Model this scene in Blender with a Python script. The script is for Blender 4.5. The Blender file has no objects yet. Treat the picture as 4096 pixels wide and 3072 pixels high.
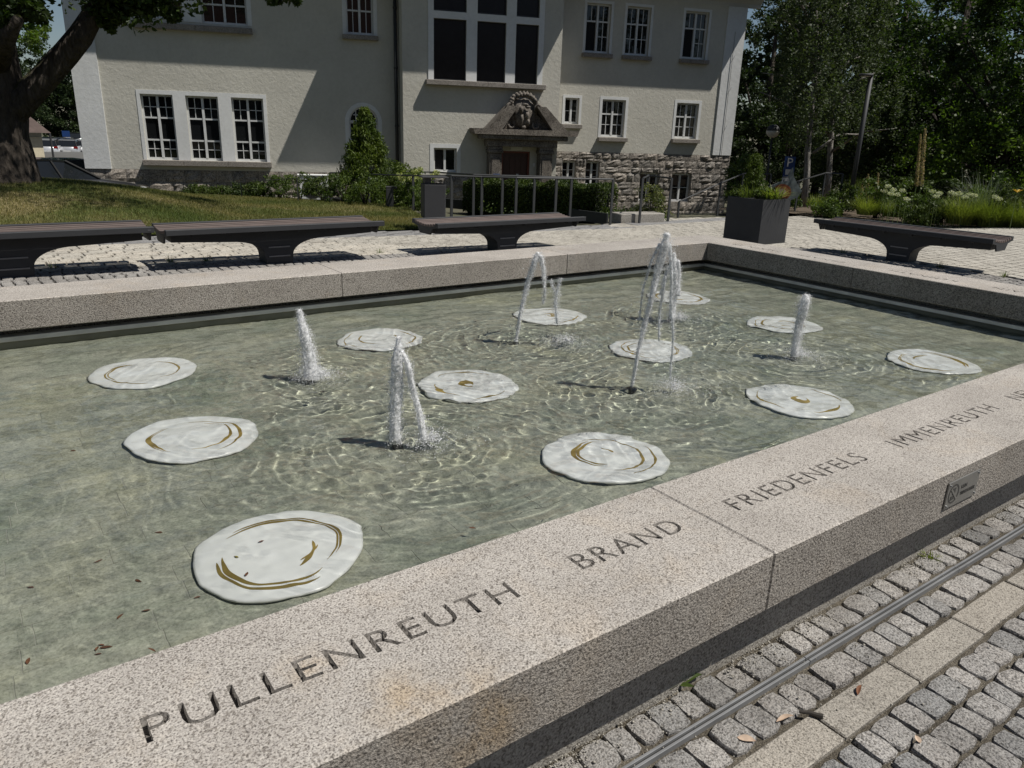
import bpy, bmesh, math, random
import numpy as np
from mathutils import Vector, Matrix
R = math.radians
rng = np.random.default_rng(7)
random.seed(7)
scene = bpy.context.scene
COL = scene.collection

# ------------------------------------------------------------------ camera
CAM_H = 1.60
FPX = 3008.44
CX, CY = 2048.0, 1536.0
_yaw, _pit, _rol = R(53.9632), R(18.6003), R(1.9084)
FW = np.array([math.cos(_pit)*math.cos(_yaw), math.cos(_pit)*math.sin(_yaw), -math.sin(_pit)])
_r = np.cross(FW, [0, 0, 1]); _r /= np.linalg.norm(_r); _u = np.cross(_r, FW)
RT = math.cos(_rol)*_r + math.sin(_rol)*_u
UP = -math.sin(_rol)*_r + math.cos(_rol)*_u
cd = bpy.data.cameras.new('camera')
cd.sensor_fit = 'HORIZONTAL'; cd.sensor_width = 36.0; cd.lens = FPX/4096*36
cd.clip_start = 0.05; cd.clip_end = 600
cam = bpy.data.objects.new('camera', cd); COL.objects.link(cam)
M = Matrix.Identity(4)
for i in range(3):
    M[i][0] = RT[i]; M[i][1] = UP[i]; M[i][2] = -FW[i]
M[2][3] = CAM_H
cam.matrix_world = M
scene.camera = cam

# ------------------------------------------------------------------ sky, sun, exposure
SUN = Vector((0.37, -0.44, 1.0)).normalized()
w = bpy.data.worlds.new('World'); scene.world = w; w.use_nodes = True
nt = w.node_tree
bg = nt.nodes['Background']
sky = nt.nodes.new('ShaderNodeTexSky'); sky.sky_type = 'NISHITA'; sky.sun_disc = False
sky.sun_elevation = math.asin(SUN.z); sky.sun_rotation = math.atan2(SUN.x, SUN.y)
sky.altitude = 500; sky.air_density = 1.0; sky.dust_density = 0.6; sky.ozone_density = 1.0
nt.links.new(sky.outputs[0], bg.inputs[0]); bg.inputs[1].default_value = 0.05
sl = bpy.data.lights.new('sun', 'SUN'); sl.energy = 5.0; sl.angle = R(0.53); sl.color = (1.0, 0.955, 0.88)
so = bpy.data.objects.new('sun', sl); COL.objects.link(so)
so.rotation_euler = SUN.to_track_quat('Z', 'Y').to_euler()
so.location = (5, -5, 20)
vs = scene.view_settings
vs.view_transform = 'Standard'; vs.look = 'None'; vs.gamma = 1.0; vs.use_curve_mapping = False; vs.exposure = 0.0
cy = scene.cycles
cy.use_denoising = True
cy.max_bounces = 10; cy.diffuse_bounces = 4; cy.glossy_bounces = 3; cy.transmission_bounces = 8; cy.transparent_max_bounces = 16
cy.caustics_refractive = True; cy.caustics_reflective = False
cy.sample_clamp_indirect = 3.0
sl.cycles.is_caustics_light = True

# ------------------------------------------------------------------ pixel helpers (photo pixels, 4096 x 3072)
def ray(x, y): return FW + RT*((x-CX)/FPX) - UP*((y-CY)/FPX)
def onz(x, y, z=0.0):
    d = ray(x, y); t = (z-CAM_H)/d[2]
    return Vector((d[0]*t, d[1]*t, z))
def at_dist(x, y, dist):
    d = ray(x, y); t = dist/math.hypot(d[0], d[1])
    return Vector((d[0]*t, d[1]*t, CAM_H + d[2]*t))
FA = R(-20.0)
FV = Vector((math.cos(FA), math.sin(FA), 0)); NV = Vector((-math.sin(FA), math.cos(FA), 0))   # along / behind the facade

# ------------------------------------------------------------------ object helpers
def link(o, parent=None):
    COL.objects.link(o)
    if parent is not None: o.parent = parent
    return o
def tag(o, label=None, cat=None, group=None, kind=None):
    if label: o['label'] = label
    if cat: o['category'] = cat
    if group: o['group'] = group
    if kind: o['kind'] = kind
    return o
def empty(name, loc=(0, 0, 0), rz=0.0, label=None, cat=None, group=None):
    o = bpy.data.objects.new(name, None); o.empty_display_size = 0.1
    o.location = loc; o.rotation_euler = (0, 0, rz)
    COL.objects.link(o)
    return tag(o, label, cat, group)
def mesh_np(name, V, Fq):
    V = np.asarray(V, dtype=np.float32).reshape(-1, 3); Fq = np.asarray(Fq, dtype=np.int32)
    me = bpy.data.meshes.new(name)
    n, k = Fq.shape
    me.vertices.add(len(V)); me.vertices.foreach_set('co', V.ravel())
    me.loops.add(n*k); me.loops.foreach_set('vertex_index', Fq.ravel())
    me.polygons.add(n); me.polygons.foreach_set('loop_start', np.arange(0, n*k, k, dtype=np.int32))
    me.polygons.foreach_set('loop_total', np.full(n, k, dtype=np.int32))
    me.update(calc_edges=True)
    return me
class MB:
    """collects shapes, builds them as one mesh object"""
    def __init__(s): s.v = []; s.f = []
    def add(s, V, Fs):
        b = len(s.v); s.v += [tuple(p) for p in V]; s.f += [tuple(i+b for i in f) for f in Fs]; return s
    def box(s, x0, x1, y0, y1, z0, z1, ch=0.0):
        if ch <= 0:
            V = [(x0,y0,z0),(x1,y0,z0),(x1,y1,z0),(x0,y1,z0),(x0,y0,z1),(x1,y0,z1),(x1,y1,z1),(x0,y1,z1)]
            return s.add(V, [(0,3,2,1),(4,5,6,7),(0,1,5,4),(1,2,6,5),(2,3,7,6),(3,0,4,7)])
        bm = bmesh.new(); bmesh.ops.create_cube(bm, size=1)
        for q in bm.verts: q.co = ((x0+x1)/2+q.co.x*(x1-x0), (y0+y1)/2+q.co.y*(y1-y0), (z0+z1)/2+q.co.z*(z1-z0))
        bmesh.ops.bevel(bm, geom=bm.edges[:], offset=ch, segments=1, affect='EDGES')
        bm.verts.index_update()
        s.add([q.co[:] for q in bm.verts], [[q.index for q in f.verts] for f in bm.faces]); bm.free(); return s
    def prism(s, poly, axis, a, b):
        """poly: 2d points, extruded along axis ('x','y','z') from a to b"""
        n = len(poly)
        def P(p, t):
            if axis == 'x': return (t, p[0], p[1])
            if axis == 'y': return (p[0], t, p[1])
            return (p[0], p[1], t)
        V = [P(p, a) for p in poly] + [P(p, b) for p in poly]
        Fs = [tuple(range(n)), tuple(range(2*n-1, n-1, -1))] + [(i, i+n, (i+1) % n+n, (i+1) % n) for i in range(n)]
        return s.add(V, Fs)
    def tube(s, pts, rad, seg=8, cap=True):
        pts = [Vector(p) for p in pts]; n = len(pts)
        rad = rad if isinstance(rad, (list, tuple, np.ndarray)) else [rad]*n
        V = []; ref = None
        for i, p in enumerate(pts):
            t = (pts[min(i+1, n-1)]-pts[max(i-1, 0)])
            if t.length < 1e-9: t = Vector((0, 0, 1))
            t.normalize()
            if ref is None: ref = Vector((1, 0, 0)) if abs(t.x) < 0.8 else Vector((0, 1, 0))
            a = (ref - t*ref.dot(t)).normalized(); b = t.cross(a); ref = a
            for k in range(seg):
                an = 2*math.pi*k/seg
                V.append(p + (a*math.cos(an)+b*math.sin(an))*rad[i])
        Fs = [(i*seg+k, i*seg+(k+1) % seg, (i+1)*seg+(k+1) % seg, (i+1)*seg+k) for i in range(n-1) for k in range(seg)]
        if cap: Fs += [tuple(range(seg-1, -1, -1)), tuple((n-1)*seg+k for k in range(seg))]
        return s.add(V, Fs)
    def lathe(s, prof, c=(0, 0, 0), seg=16):
        V = [(c[0]+r*math.cos(2*math.pi*k/seg), c[1]+r*math.sin(2*math.pi*k/seg), c[2]+z) for r, z in prof for k in range(seg)]
        n = len(prof)
        Fs = [(i*seg+k, i*seg+(k+1) % seg, (i+1)*seg+(k+1) % seg, (i+1)*seg+k) for i in range(n-1) for k in range(seg)]
        Fs += [tuple(range(seg-1, -1, -1)), tuple((n-1)*seg+k for k in range(seg))]
        return s.add(V, Fs)
    def build(s, name, mat, parent=None, smooth=False, loc=None):
        me = bpy.data.meshes.new(name); me.from_pydata([tuple(p) for p in s.v], [], s.f)
        me.update()
        if mat: me.materials.append(mat)
        if smooth:
            me.polygons.foreach_set('use_smooth', [True]*len(me.polygons))
        o = bpy.data.objects.new(name, me); link(o, parent)
        if loc: o.location = loc
        return o
def box_part(name, mat, parent, x0, x1, y0, y1, z0, z1, ch=0.0):
    return MB().box(x0, x1, y0, y1, z0, z1, ch).build(name, mat, parent)
def obj(name, me, mat=None, parent=None, smooth=False):
    if mat: me.materials.append(mat)
    if smooth: me.polygons.foreach_set('use_smooth', np.ones(len(me.polygons), dtype=bool))
    return link(bpy.data.objects.new(name, me), parent)
def dup(o, parent=None):
    c = o.copy(); COL.objects.link(c); c.parent = parent
    for ch in list(o.children): dup(ch, c)
    return c

# ------------------------------------------------------------------ materials
MATS = {}
def new_mat(name):
    m = bpy.data.materials.new(name); m.use_nodes = True
    MATS[name] = m
    return m, m.node_tree, m.node_tree.nodes['Principled BSDF']
def N(nt, t, **kw):
    n = nt.nodes.new(t)
    for k, v in kw.items():
        if k.startswith('i_'): n.inputs[k[2:].replace('_', ' ')].default_value = v
        else: setattr(n, k, v)
    return n
def ramp(nt, fac, stops, interp='LINEAR'):
    r = nt.nodes.new('ShaderNodeValToRGB'); r.color_ramp.interpolation = interp
    e = r.color_ramp.elements
    while len(e) < len(stops): e.new(0.5)
    for q, (p, c) in zip(e, stops):
        q.position = p; q.color = (c[0], c[1], c[2], 1) if len(c) == 3 else c
    nt.links.new(fac, r.inputs[0]); return r.outputs[0]
def noise(nt, vec, scale, detail=4.0, rough=0.55, dist=0.0):
    n = nt.nodes.new('ShaderNodeTexNoise'); n.inputs['Scale'].default_value = scale; n.inputs['Detail'].default_value = detail
    n.inputs['Roughness'].default_value = rough; n.inputs['Distortion'].default_value = dist
    if vec is not None: nt.links.new(vec, n.inputs['Vector'])
    return n.outputs[0]
def mixc(nt, fac, a, b, mode='MIX'):
    m = nt.nodes.new('ShaderNodeMix'); m.data_type = 'RGBA'; m.blend_type = mode
    for sock, val in ((m.inputs[0], fac), (m.inputs[6], a), (m.inputs[7], b)):
        if isinstance(val, (int, float)): sock.default_value = val
        elif isinstance(val, tuple): sock.default_value = (*val, 1) if len(val) == 3 else val
        else: nt.links.new(val, sock)
    return m.outputs[2]
def bump(nt, h, strength, dist=0.01):
    b = nt.nodes.new('ShaderNodeBump'); b.inputs['Strength'].default_value = strength; b.inputs['Distance'].default_value = dist
    nt.links.new(h, b.inputs['Height']); return b.outputs[0]
def coords(nt, kind='Object'):
    return nt.nodes.new('ShaderNodeTexCoord').outputs[kind]
def geo_pos(nt): return nt.nodes.new('ShaderNodeNewGeometry').outputs['Position']
def objrand(nt): return nt.nodes.new('ShaderNodeObjectInfo').outputs['Random']
def simple(name, col, rough=0.6, metal=0.0, var=0.12, scale=8.0, bstr=0.0, bscale=60.0, spec=0.5, perobj=0.0, bdist=0.01):
    m, nt, b = new_mat(name)
    p = geo_pos(nt)
    c = ramp(nt, noise(nt, p, scale, 5), [(0.25, tuple(x*(1-var) for x in col)), (0.75, tuple(min(1, x*(1+var)) for x in col))])
    if perobj:
        c = mixc(nt, 1.0, c, ramp(nt, objrand(nt), [(0, (1-perobj,)*3), (1, (1+perobj,)*3)]), 'MULTIPLY')
    nt.links.new(c, b.inputs['Base Color'])
    b.inputs['Roughness'].default_value = rough; b.inputs['Metallic'].default_value = metal
    b.inputs['Specular IOR Level'].default_value = spec
    if bstr: nt.links.new(bump(nt, noise(nt, p, bscale, 6, 0.65), bstr, bdist), b.inputs['Normal'])
    return m
def leaf_mat(name, dark, light, trans=0.35, rough=0.5, clump=1.2):
    m, nt, b = new_mat(name)
    p = geo_pos(nt)
    c1 = ramp(nt, noise(nt, p, clump, 3), [(0.3, dark), (0.7, light)])
    rnd = nt.nodes.new('ShaderNodeNewGeometry').outputs['Random Per Island']
    c2 = mixc(nt, 1.0, c1, ramp(nt, rnd, [(0, (0.65, 0.68, 0.6)), (0.8, (1.1, 1.1, 1.0)), (1, (1.45, 1.3, 0.9))]), 'MULTIPLY')
    nt.links.new(c2, b.inputs['Base Color'])
    b.inputs['Roughness'].default_value = rough; b.inputs['Specular IOR Level'].default_value = 0.3
    tr = nt.nodes.new('ShaderNodeBsdfTranslucent'); nt.links.new(mixc(nt, 1.0, c2, (1.3, 1.5, 0.6), 'MULTIPLY'), tr.inputs[0])
    mx = nt.nodes.new('ShaderNodeMixShader'); mx.inputs[0].default_value = trans
    nt.links.new(b.outputs[0], mx.inputs[1]); nt.links.new(tr.outputs[0], mx.inputs[2])
    nt.links.new(mx.outputs[0], nt.nodes['Material Output'].inputs[0])
    return m

def granite(name, light, mid, dark, rust=0.0, bstr=0.35, scale=150.0, wear=0.25, perobj=0.06, stains=()):
    m, nt, b = new_mat(name)
    p = geo_pos(nt)
    v1 = N(nt, 'ShaderNodeTexVoronoi'); v1.inputs['Scale'].default_value = scale; nt.links.new(p, v1.inputs['Vector'])
    n1 = noise(nt, p, scale*1.1, 3, 0.6)
    n2 = noise(nt, p, scale*0.5, 2, 0.5)
    g = ramp(nt, n1, [(0.36, dark), (0.45, mid), (0.56, light), (0.68, tuple(min(1, x*1.18) for x in light))])
    sp = ramp(nt, v1.outputs['Color'], [(0.0, (0.35, 0.33, 0.32)), (0.22, (0.55, 0.53, 0.5)), (0.30, (1, 1, 1)), (1, (1.06, 1.05, 1.03))])
    c = mixc(nt, 0.8, g, sp, 'MULTIPLY')
    c = mixc(nt, 1.0, c, ramp(nt, n2, [(0.3, (0.86, 0.84, 0.83)), (0.7, (1.1, 1.09, 1.07))]), 'MULTIPLY')
    big = noise(nt, p, 2.3, 5, 0.6)
    c = mixc(nt, wear, c, mixc(nt, 1.0, c, ramp(nt, big, [(0.35, (0.55, 0.53, 0.52)), (0.62, (1.35, 1.35, 1.36))]), 'MULTIPLY'))
    if rust > 0:
        rn = noise(nt, p, 3.1, 6, 0.68, 0.4)
        c = mixc(nt, ramp(nt, rn, [(0.54, (0, 0, 0)), (0.70, (rust,)*3)]), c, mixc(nt, 1.0, c, (1.12, 0.86, 0.52), 'MULTIPLY'))
    for (sx, sy, sz, sr, amt) in stains:
        dn = N(nt, 'ShaderNodeVectorMath', operation='DISTANCE'); nt.links.new(p, dn.inputs[0]); dn.inputs[1].default_value = (sx, sy, sz)
        mr = N(nt, 'ShaderNodeMapRange'); mr.inputs[1].default_value = sr; mr.inputs[2].default_value = sr*0.15; nt.links.new(dn.outputs['Value'], mr.inputs[0])
        mm = N(nt, 'ShaderNodeMath', operation='MULTIPLY'); nt.links.new(mr.outputs[0], mm.inputs[0]); nt.links.new(ramp(nt, noise(nt, p, 9, 6, 0.7), [(0.38, (0, 0, 0)), (0.62, (amt,)*3)]), mm.inputs[1])
        c = mixc(nt, mm.outputs[0], c, mixc(nt, 1.0, c, (1.05, 0.80, 0.46), 'MULTIPLY'))
    if perobj:
        c = mixc(nt, 1.0, c, ramp(nt, objrand(nt), [(0, (1-perobj, 1-perobj*0.9, 1-perobj*0.8)), (1, (1+perobj, 1+perobj*0.9, 1+perobj*0.8))]), 'MULTIPLY')
    nt.links.new(c, b.inputs['Base Color'])
    b.inputs['Roughness'].default_value = 0.72; b.inputs['Specular IOR Level'].default_value = 0.35
    nt.links.new(bump(nt, n1, bstr, 0.006), b.inputs['Normal'])
    return m
# ================================================================== FOUNTAIN BASIN
Y0, Y1, Y2, Y3 = 1.1065, 1.6168, 5.7962, 6.3017       # near outer / inner, far inner / outer edges of the coping
X0, X1, X2 = -0.70, 6.943, 7.47                         # left inner, right inner / outer
XL = X0-0.51
ZT, ZB = 0.45, 0.25
WZ = 0.13                                               # water level
FLOORZ = 0.048
STN = ((0.76, 1.10, 0.35, 0.17, 0.7), (0.60, 1.17, 0.45, 0.13, 0.5), (0.47, 1.38, 0.45, 0.09, 0.5))
M_gran = granite('granite_coping', (0.44, 0.418, 0.388), (0.335, 0.316, 0.292), (0.13, 0.121, 0.112), rust=0.15, bstr=0.4, scale=190, stains=STN)
M_granr = granite('granite_flamed', (0.33, 0.31, 0.285), (0.245, 0.23, 0.21), (0.09, 0.085, 0.078), rust=0.12, bstr=1.0, scale=120, stains=STN)  # rough side faces; self-shadow of the coarse grain is put into the darker colour
M_groove = granite('granite_groove', (0.17, 0.16, 0.15), (0.13, 0.122, 0.113), (0.06, 0.056, 0.052), bstr=0.8, scale=150)  # letter cuts, darkened for dirt and for groove shade put into the colour
M_plinth = granite('granite_plinth', (0.36, 0.35, 0.32), (0.27, 0.26, 0.24), (0.12, 0.11, 0.10), bstr=0.6, scale=120)
M_recess = simple('recess_dark', (0.02, 0.02, 0.02), 0.9)
M_lip = simple('basin_lip_stone', (0.66, 0.66, 0.64), 0.45, 0.3, 0.2, 5)
M_basin_in = simple('basin_inside_wall', (0.20, 0.20, 0.16), 0.6, 0.0, 0.3, 4, 0.2)

basin = empty('fountain_basin', ((X0+X1)/2, (Y0+Y3)/2, 0), 0, 'long rectangular granite fountain basin with engraved broad coping', 'fountain')
bx, by = basin.location.x, basin.location.y
def bl(mb): # shift into the basin's frame
    mb.v = [(p[0]-bx, p[1]-by, p[2]) for p in mb.v]; return mb

# engraved lettering: text outlines turned into cutters
def text_cutters(words):
    """words: (string, x, y, width, height, flip) -> list of cutter meshes standing through the coping top"""
    outs = []
    for s_, x, y, wd, hg, rot in words:
        cu = bpy.data.curves.new('lettering', 'FONT'); cu.body = s_; cu.size = 1.0; cu.extrude = 0.5
        cu.space_character = 1.16; cu.resolution_u = 3; cu.offset = 0.0
        o = bpy.data.objects.new('lettering', cu); COL.objects.link(o)
        bpy.context.view_layer.update()
        dg = bpy.context.evaluated_depsgraph_get()
        me = bpy.data.meshes.new_from_object(o.evaluated_get(dg))
        bpy.data.objects.remove(o)
        bm = bmesh.new(); bm.from_mesh(me); bmesh.ops.remove_doubles(bm, verts=bm.verts[:], dist=2e-4)
        xs = [q.co.x for q in bm.verts]; ys = [q.co.y for q in bm.verts]
        ax, bx_, ay, by_ = min(xs), max(xs), min(ys), max(ys)
        for q in bm.verts:
            u = (q.co.x-ax)/(bx_-ax)*wd; t = (q.co.y-ay)/(by_-ay)*hg; z = ZT+(0.02 if q.co.z > 0 else -0.024)
            c_, s2 = math.cos(rot), math.sin(rot)
            q.co = (x+u*c_-t*s2, y+u*s2+t*c_, z)
        bmesh.ops.recalc_face_normals(bm, faces=bm.faces[:])
        bm.to_mesh(me); bm.free(); outs.append(me)
    return outs
def cut_block(mb, words):
    o = bl(mb).build('coping_block', M_gran, basin)
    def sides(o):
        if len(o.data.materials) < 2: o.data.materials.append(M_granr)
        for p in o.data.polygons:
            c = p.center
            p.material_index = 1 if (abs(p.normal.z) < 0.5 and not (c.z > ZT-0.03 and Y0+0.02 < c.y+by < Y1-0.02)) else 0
    sides(o)
    if not words: return o
    cs = []
    for me in text_cutters(words):
        for q in me.vertices: q.co.x -= bx; q.co.y -= by
        cs.append(me)
    bm = bmesh.new()
    for me in cs: bm.from_mesh(me)
    cm = bpy.data.meshes.new('cut'); bm.to_mesh(cm); bm.free()
    co = bpy.data.objects.new('cut', cm); COL.objects.link(co); co.location = basin.location
    md = o.modifiers.new('engrave', 'BOOLEAN'); md.object = co; md.operation = 'DIFFERENCE'; md.solver = 'EXACT'; md.use_self = True; md.use_hole_tolerant = True
    bpy.context.view_layer.update()
    dg = bpy.context.evaluated_depsgraph_get()
    me = bpy.data.meshes.new_from_object(o.evaluated_get(dg))
    o.modifiers.clear(); o.data = me
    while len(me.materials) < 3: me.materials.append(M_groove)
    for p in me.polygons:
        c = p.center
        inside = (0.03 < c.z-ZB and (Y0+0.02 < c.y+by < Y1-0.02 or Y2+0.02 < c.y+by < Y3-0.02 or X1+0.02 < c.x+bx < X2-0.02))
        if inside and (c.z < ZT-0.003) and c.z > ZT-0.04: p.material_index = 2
    bpy.data.objects.remove(co)
    return o
def wavy_block(x0, x1, y0, y1):
    """a coping stone with slightly softened, uneven arrises"""
    return MB().box(x0, x1, y0, y1, ZB, ZT, 0.005)
LH = 0.078
g = 0.0012
nearj = [XL, 1.78, 4.72, X2]
nearw = [[('PULLENREUTH', 0.125, 1.336, 0.90, LH, 0), ('BRAND', 1.245, 1.345, 0.42, LH, 0)],
         [('FRIEDENFELS', 1.905, 1.336, 0.775, LH, 0), ('IMMENREUTH', 2.905, 1.327, 0.865, LH, 0), ('NEUSORG', 3.985, 1.328, 0.60, LH, 0)], []]
for i in range(3):
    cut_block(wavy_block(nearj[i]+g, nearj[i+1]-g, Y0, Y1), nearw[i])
farj = [XL, 2.45, 4.85, X2]
PI = math.pi
farw = [[('ERBENDORF', 2.36, 6.10, 0.72, LH, PI), ('REUTH', 1.42, 6.10, 0.72, LH, PI), ('MITTERTEICH', 0.42, 6.11, 0.85, LH, PI)],
        [('KRUMMENNAAB', 3.60, 6.09, 1.05, LH, PI), ('WALDERSHOF', 4.72, 6.08, 0.90, LH, PI)],
        [('KEMNATH', 5.95, 6.07, 0.85, LH, PI), ('KASTL', 6.75, 6.06, 0.45, LH, PI)]]
for i in range(3):
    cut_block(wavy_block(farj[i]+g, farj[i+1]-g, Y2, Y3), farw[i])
rj = [Y1, 3.98, Y2]
rw = [[('KULMAIN', 7.17, 2.2, 0.6, LH, PI/2), ('KEMNATH', 7.17, 3.1, 0.62, LH, PI/2)], [('EBNATH', 7.17, 4.2, 0.55, LH, PI/2), ('FALKENBERG', 7.17, 4.95, 0.72, LH, PI/2)]]
for i in range(2):
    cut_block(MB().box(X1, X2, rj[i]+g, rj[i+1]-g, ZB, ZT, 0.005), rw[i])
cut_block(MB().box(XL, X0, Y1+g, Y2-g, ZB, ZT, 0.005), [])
# plinth courses (recessed under the coping)
bl(MB().box(XL+0.1, X2-0.1, 1.212, 1.45, -0.2, ZB-0.001)).build('plinth', M_plinth, basin)
bl(MB().box(XL+0.1, X2-0.1, 5.98, 6.2, -0.2, ZB-0.001)).build('plinth', M_plinth, basin)
bl(MB().box(7.12, X2-0.1, 1.45, 5.98, -0.2, ZB-0.001)).build('plinth', M_plinth, basin)
bl(MB().box(XL+0.1, XL+0.4, 1.45, 5.98, -0.2, ZB-0.001)).build('plinth', M_plinth, basin)
# inner upstand with its pale top lip
IX0, IX1, IY0, IY1 = XL+0.43, 7.03, 1.52, 5.89
for a in ((IX0-0.03, IX1+0.05, IY1, IY1+0.06), (IX0-0.03, IX1+0.05, IY0-0.06, IY0), (IX1, IX1+0.06, IY0, IY1), (IX0-0.05, IX0, IY0, IY1)):
    bl(MB().box(*a, FLOORZ-0.1, 0.160)).build('upstand', M_basin_in, basin)
for a in ((IX0, IX1, IY1-0.035, IY1+0.05), (IX0, IX1, IY0-0.05, IY0+0.012), (IX1-0.035, IX1+0.05, IY0+0.013, IY1-0.036), (IX0-0.03, IX0+0.012, IY0+0.013, IY1-0.013)):
    bl(MB().box(*a, 0.162, 0.196, 0.003)).build('lip', M_lip, basin)

# ------------------------------------------------------------------ pool floor slabs
def floor_mat():
    m, nt, b = new_mat('pool_floor_stone')
    p = geo_pos(nt)
    n1 = noise(nt, p, 90, 4, 0.7); n2 = noise(nt, p, 1.7, 6, 0.62, 0.5); n3 = noise(nt, p, 11, 5, 0.6)
    c = ramp(nt, n1, [(0.3, (0.22, 0.225, 0.20)), (0.5, (0.36, 0.365, 0.325)), (0.72, (0.49, 0.49, 0.445))])
    c = mixc(nt, 1.0, c, ramp(nt, n2, [(0.3, (0.72, 0.78, 0.70)), (0.5, (1, 1, 0.94)), (0.72, (1.18, 1.14, 0.94))]), 'MULTIPLY')
    c = mixc(nt, 1.0, c, ramp(nt, n3, [(0.3, (0.82, 0.82, 0.8)), (0.7, (1.14, 1.14, 1.12))]), 'MULTIPLY')
    c = mixc(nt, 1.0, c, ramp(nt, objrand(nt), [(0, (0.88, 0.9, 0.88)), (1, (1.1, 1.1, 1.08))]), 'MULTIPLY')
    nt.links.new(c, b.inputs['Base Color']); b.inputs['Roughness'].default_value = 0.75
    nt.links.new(bump(nt, n1, 0.25, 0.004), b.inputs['Normal'])
    return m
M_floor = floor_mat()
M_joint = simple('floor_joint', (0.38, 0.38, 0.32), 0.8)
pfl = box_part('pool_floor', M_joint, None, IX0-0.02, IX1+0.02, IY0-0.02, IY1+0.02, FLOORZ-0.12, FLOORZ-0.0025)
tag(pfl, 'stone slab floor of the basin under shallow water', 'pool floor', kind='structure')
rowh = 0.118; tiles = []
yy = IY0+0.004; ri = 0
while yy < IY1-0.03:
    xx = IX0 - random.random()*0.3
    while xx < IX1:
        L_ = 0.36+random.random()*0.10
        a, b_ = max(xx, IX0+0.002), min(xx+L_-0.003, IX1-0.002)
        if b_-a > 0.04: tiles.append((a, b_, yy, min(yy+rowh-0.003, IY1-0.002)))
        xx += L_
    yy += rowh; ri += 1
tiles.sort(key=lambda t: (t[0]+t[1])**2/4+(t[2]+t[3])**2/4 if t[1] > -0.3 else 99)
rest = MB()
for i, t in enumerate(tiles):
    dz = random.uniform(-0.0006, 0.0006)
    if i < 300: MB().box(*t, FLOORZ-0.02, FLOORZ+dz, 0.001).build('slab', M_floor, pfl)
    else: rest.box(*t, FLOORZ-0.02, FLOORZ+dz)
tag(rest.build('floor_slabs', M_floor, pfl), kind='stuff')

# ------------------------------------------------------------------ water surface
JETS = [(1.57, 3.10, 0.53), (1.57, 4.28, 0.42), (3.17, 3.11, 0.94), (3.17, 4.33, 0.66), (4.70, 3.03, 0.45), (4.75, 4.26, 0.56)]
NXW, NYW = 1060, 590
gx = np.linspace(IX0+0.001, IX1-0.013, NXW); gy = np.linspace(IY0+0.013, IY1-0.013, NYW)
GX, GY = np.meshgrid(gx, gy)
Hh = np.zeros_like(GX)
act = np.zeros_like(GX)
def vnoise(sc, seed, ax=1.0, ay=1.0):
    """smooth value noise on the water grid"""
    r_ = np.random.default_rng(seed); m_ = 160
    T = r_.normal(size=(m_, m_))
    u = (GX*ax/sc) % m_; v_ = (GY*ay/sc) % m_
    i0 = np.floor(u).astype(int); j0 = np.floor(v_).astype(int); fu = u-i0; fv = v_-j0
    fu = fu*fu*fu*(fu*(fu*6-15)+10); fv = fv*fv*fv*(fv*(fv*6-15)+10)
    a = T[j0 % m_, i0 % m_]; b_ = T[j0 % m_, (i0+1) % m_]; c_ = T[(j0+1) % m_, i0 % m_]; d_ = T[(j0+1) % m_, (i0+1) % m_]
    return (a*(1-fu)+b_*fu)*(1-fv)+(c_*(1-fu)+d_*fu)*fv
wob1 = vnoise(0.22, 5); wob2 = vnoise(0.11, 6)
for jx, jy, jh in JETS:
    lx, ly = jx+0.10, jy-0.06           # falling water lands a little to the side of the nozzle
    r = np.hypot(GX-lx, GY-ly)
    act += np.exp(-(r/0.62)**2)*(0.45+jh)
    rr_ = r+0.030*wob1+0.012*wob2
    env = np.exp(-r/0.62)*(1-np.exp(-(r/0.12)**2))*np.clip(0.65+0.6*vnoise(0.35, int(jx*100+jy)), 0, 1.4)
    Hh += 0.0042*env*np.sin(2*PI*rr_/0.095+jx)+0.0024*env*np.sin(2*PI*rr_/0.055+jy)
base = 0.16+0.84*np.clip(act, 0, 1)*np.clip(0.75+0.35*vnoise(0.5, 31), 0.2, 1.4)
gd = np.clip((GX+0.6)/2.0, 0.42, 1)
Hh += base*(0.0036*vnoise(0.060, 11)+0.0024*vnoise(0.034, 12))
Hh += (0.35+0.65*base)*gd*(0.0080*vnoise(0.20, 14, 0.8, 1.3)+0.0048*vnoise(0.11, 15, 0.7, 1.4))
Hh += 0.004*vnoise(0.6, 16)
Vw = np.stack([GX, GY, WZ+Hh], -1).reshape(-1, 3)
ii = np.arange(NXW*NYW).reshape(NYW, NXW)
Fw = np.stack([ii[:-1, :-1], ii[:-1, 1:], ii[1:, 1:], ii[1:, :-1]], -1).reshape(-1, 4)
def water_mat():
    m, nt, b = new_mat('pool_water')
    nt.nodes.remove(b)
    g_ = nt.nodes.new('ShaderNodeBsdfGlass'); g_.inputs['IOR'].default_value = 1.33; g_.inputs['Roughness'].default_value = 0.0
    g_.inputs['Color'].default_value = (0.985, 1.0, 0.99, 1)
    nt.links.new(g_.outputs[0], nt.nodes['Material Output'].inputs[0])
    return m
M_water = water_mat()
water = obj('water', mesh_np('water', Vw, Fw), M_water, None, True)
tag(water, 'clear rippling water filling the granite basin', 'water', kind='structure')
water.cycles.is_caustics_caster = True
CAUSTIC_RECEIVERS = [pfl] + list(pfl.children)
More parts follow.
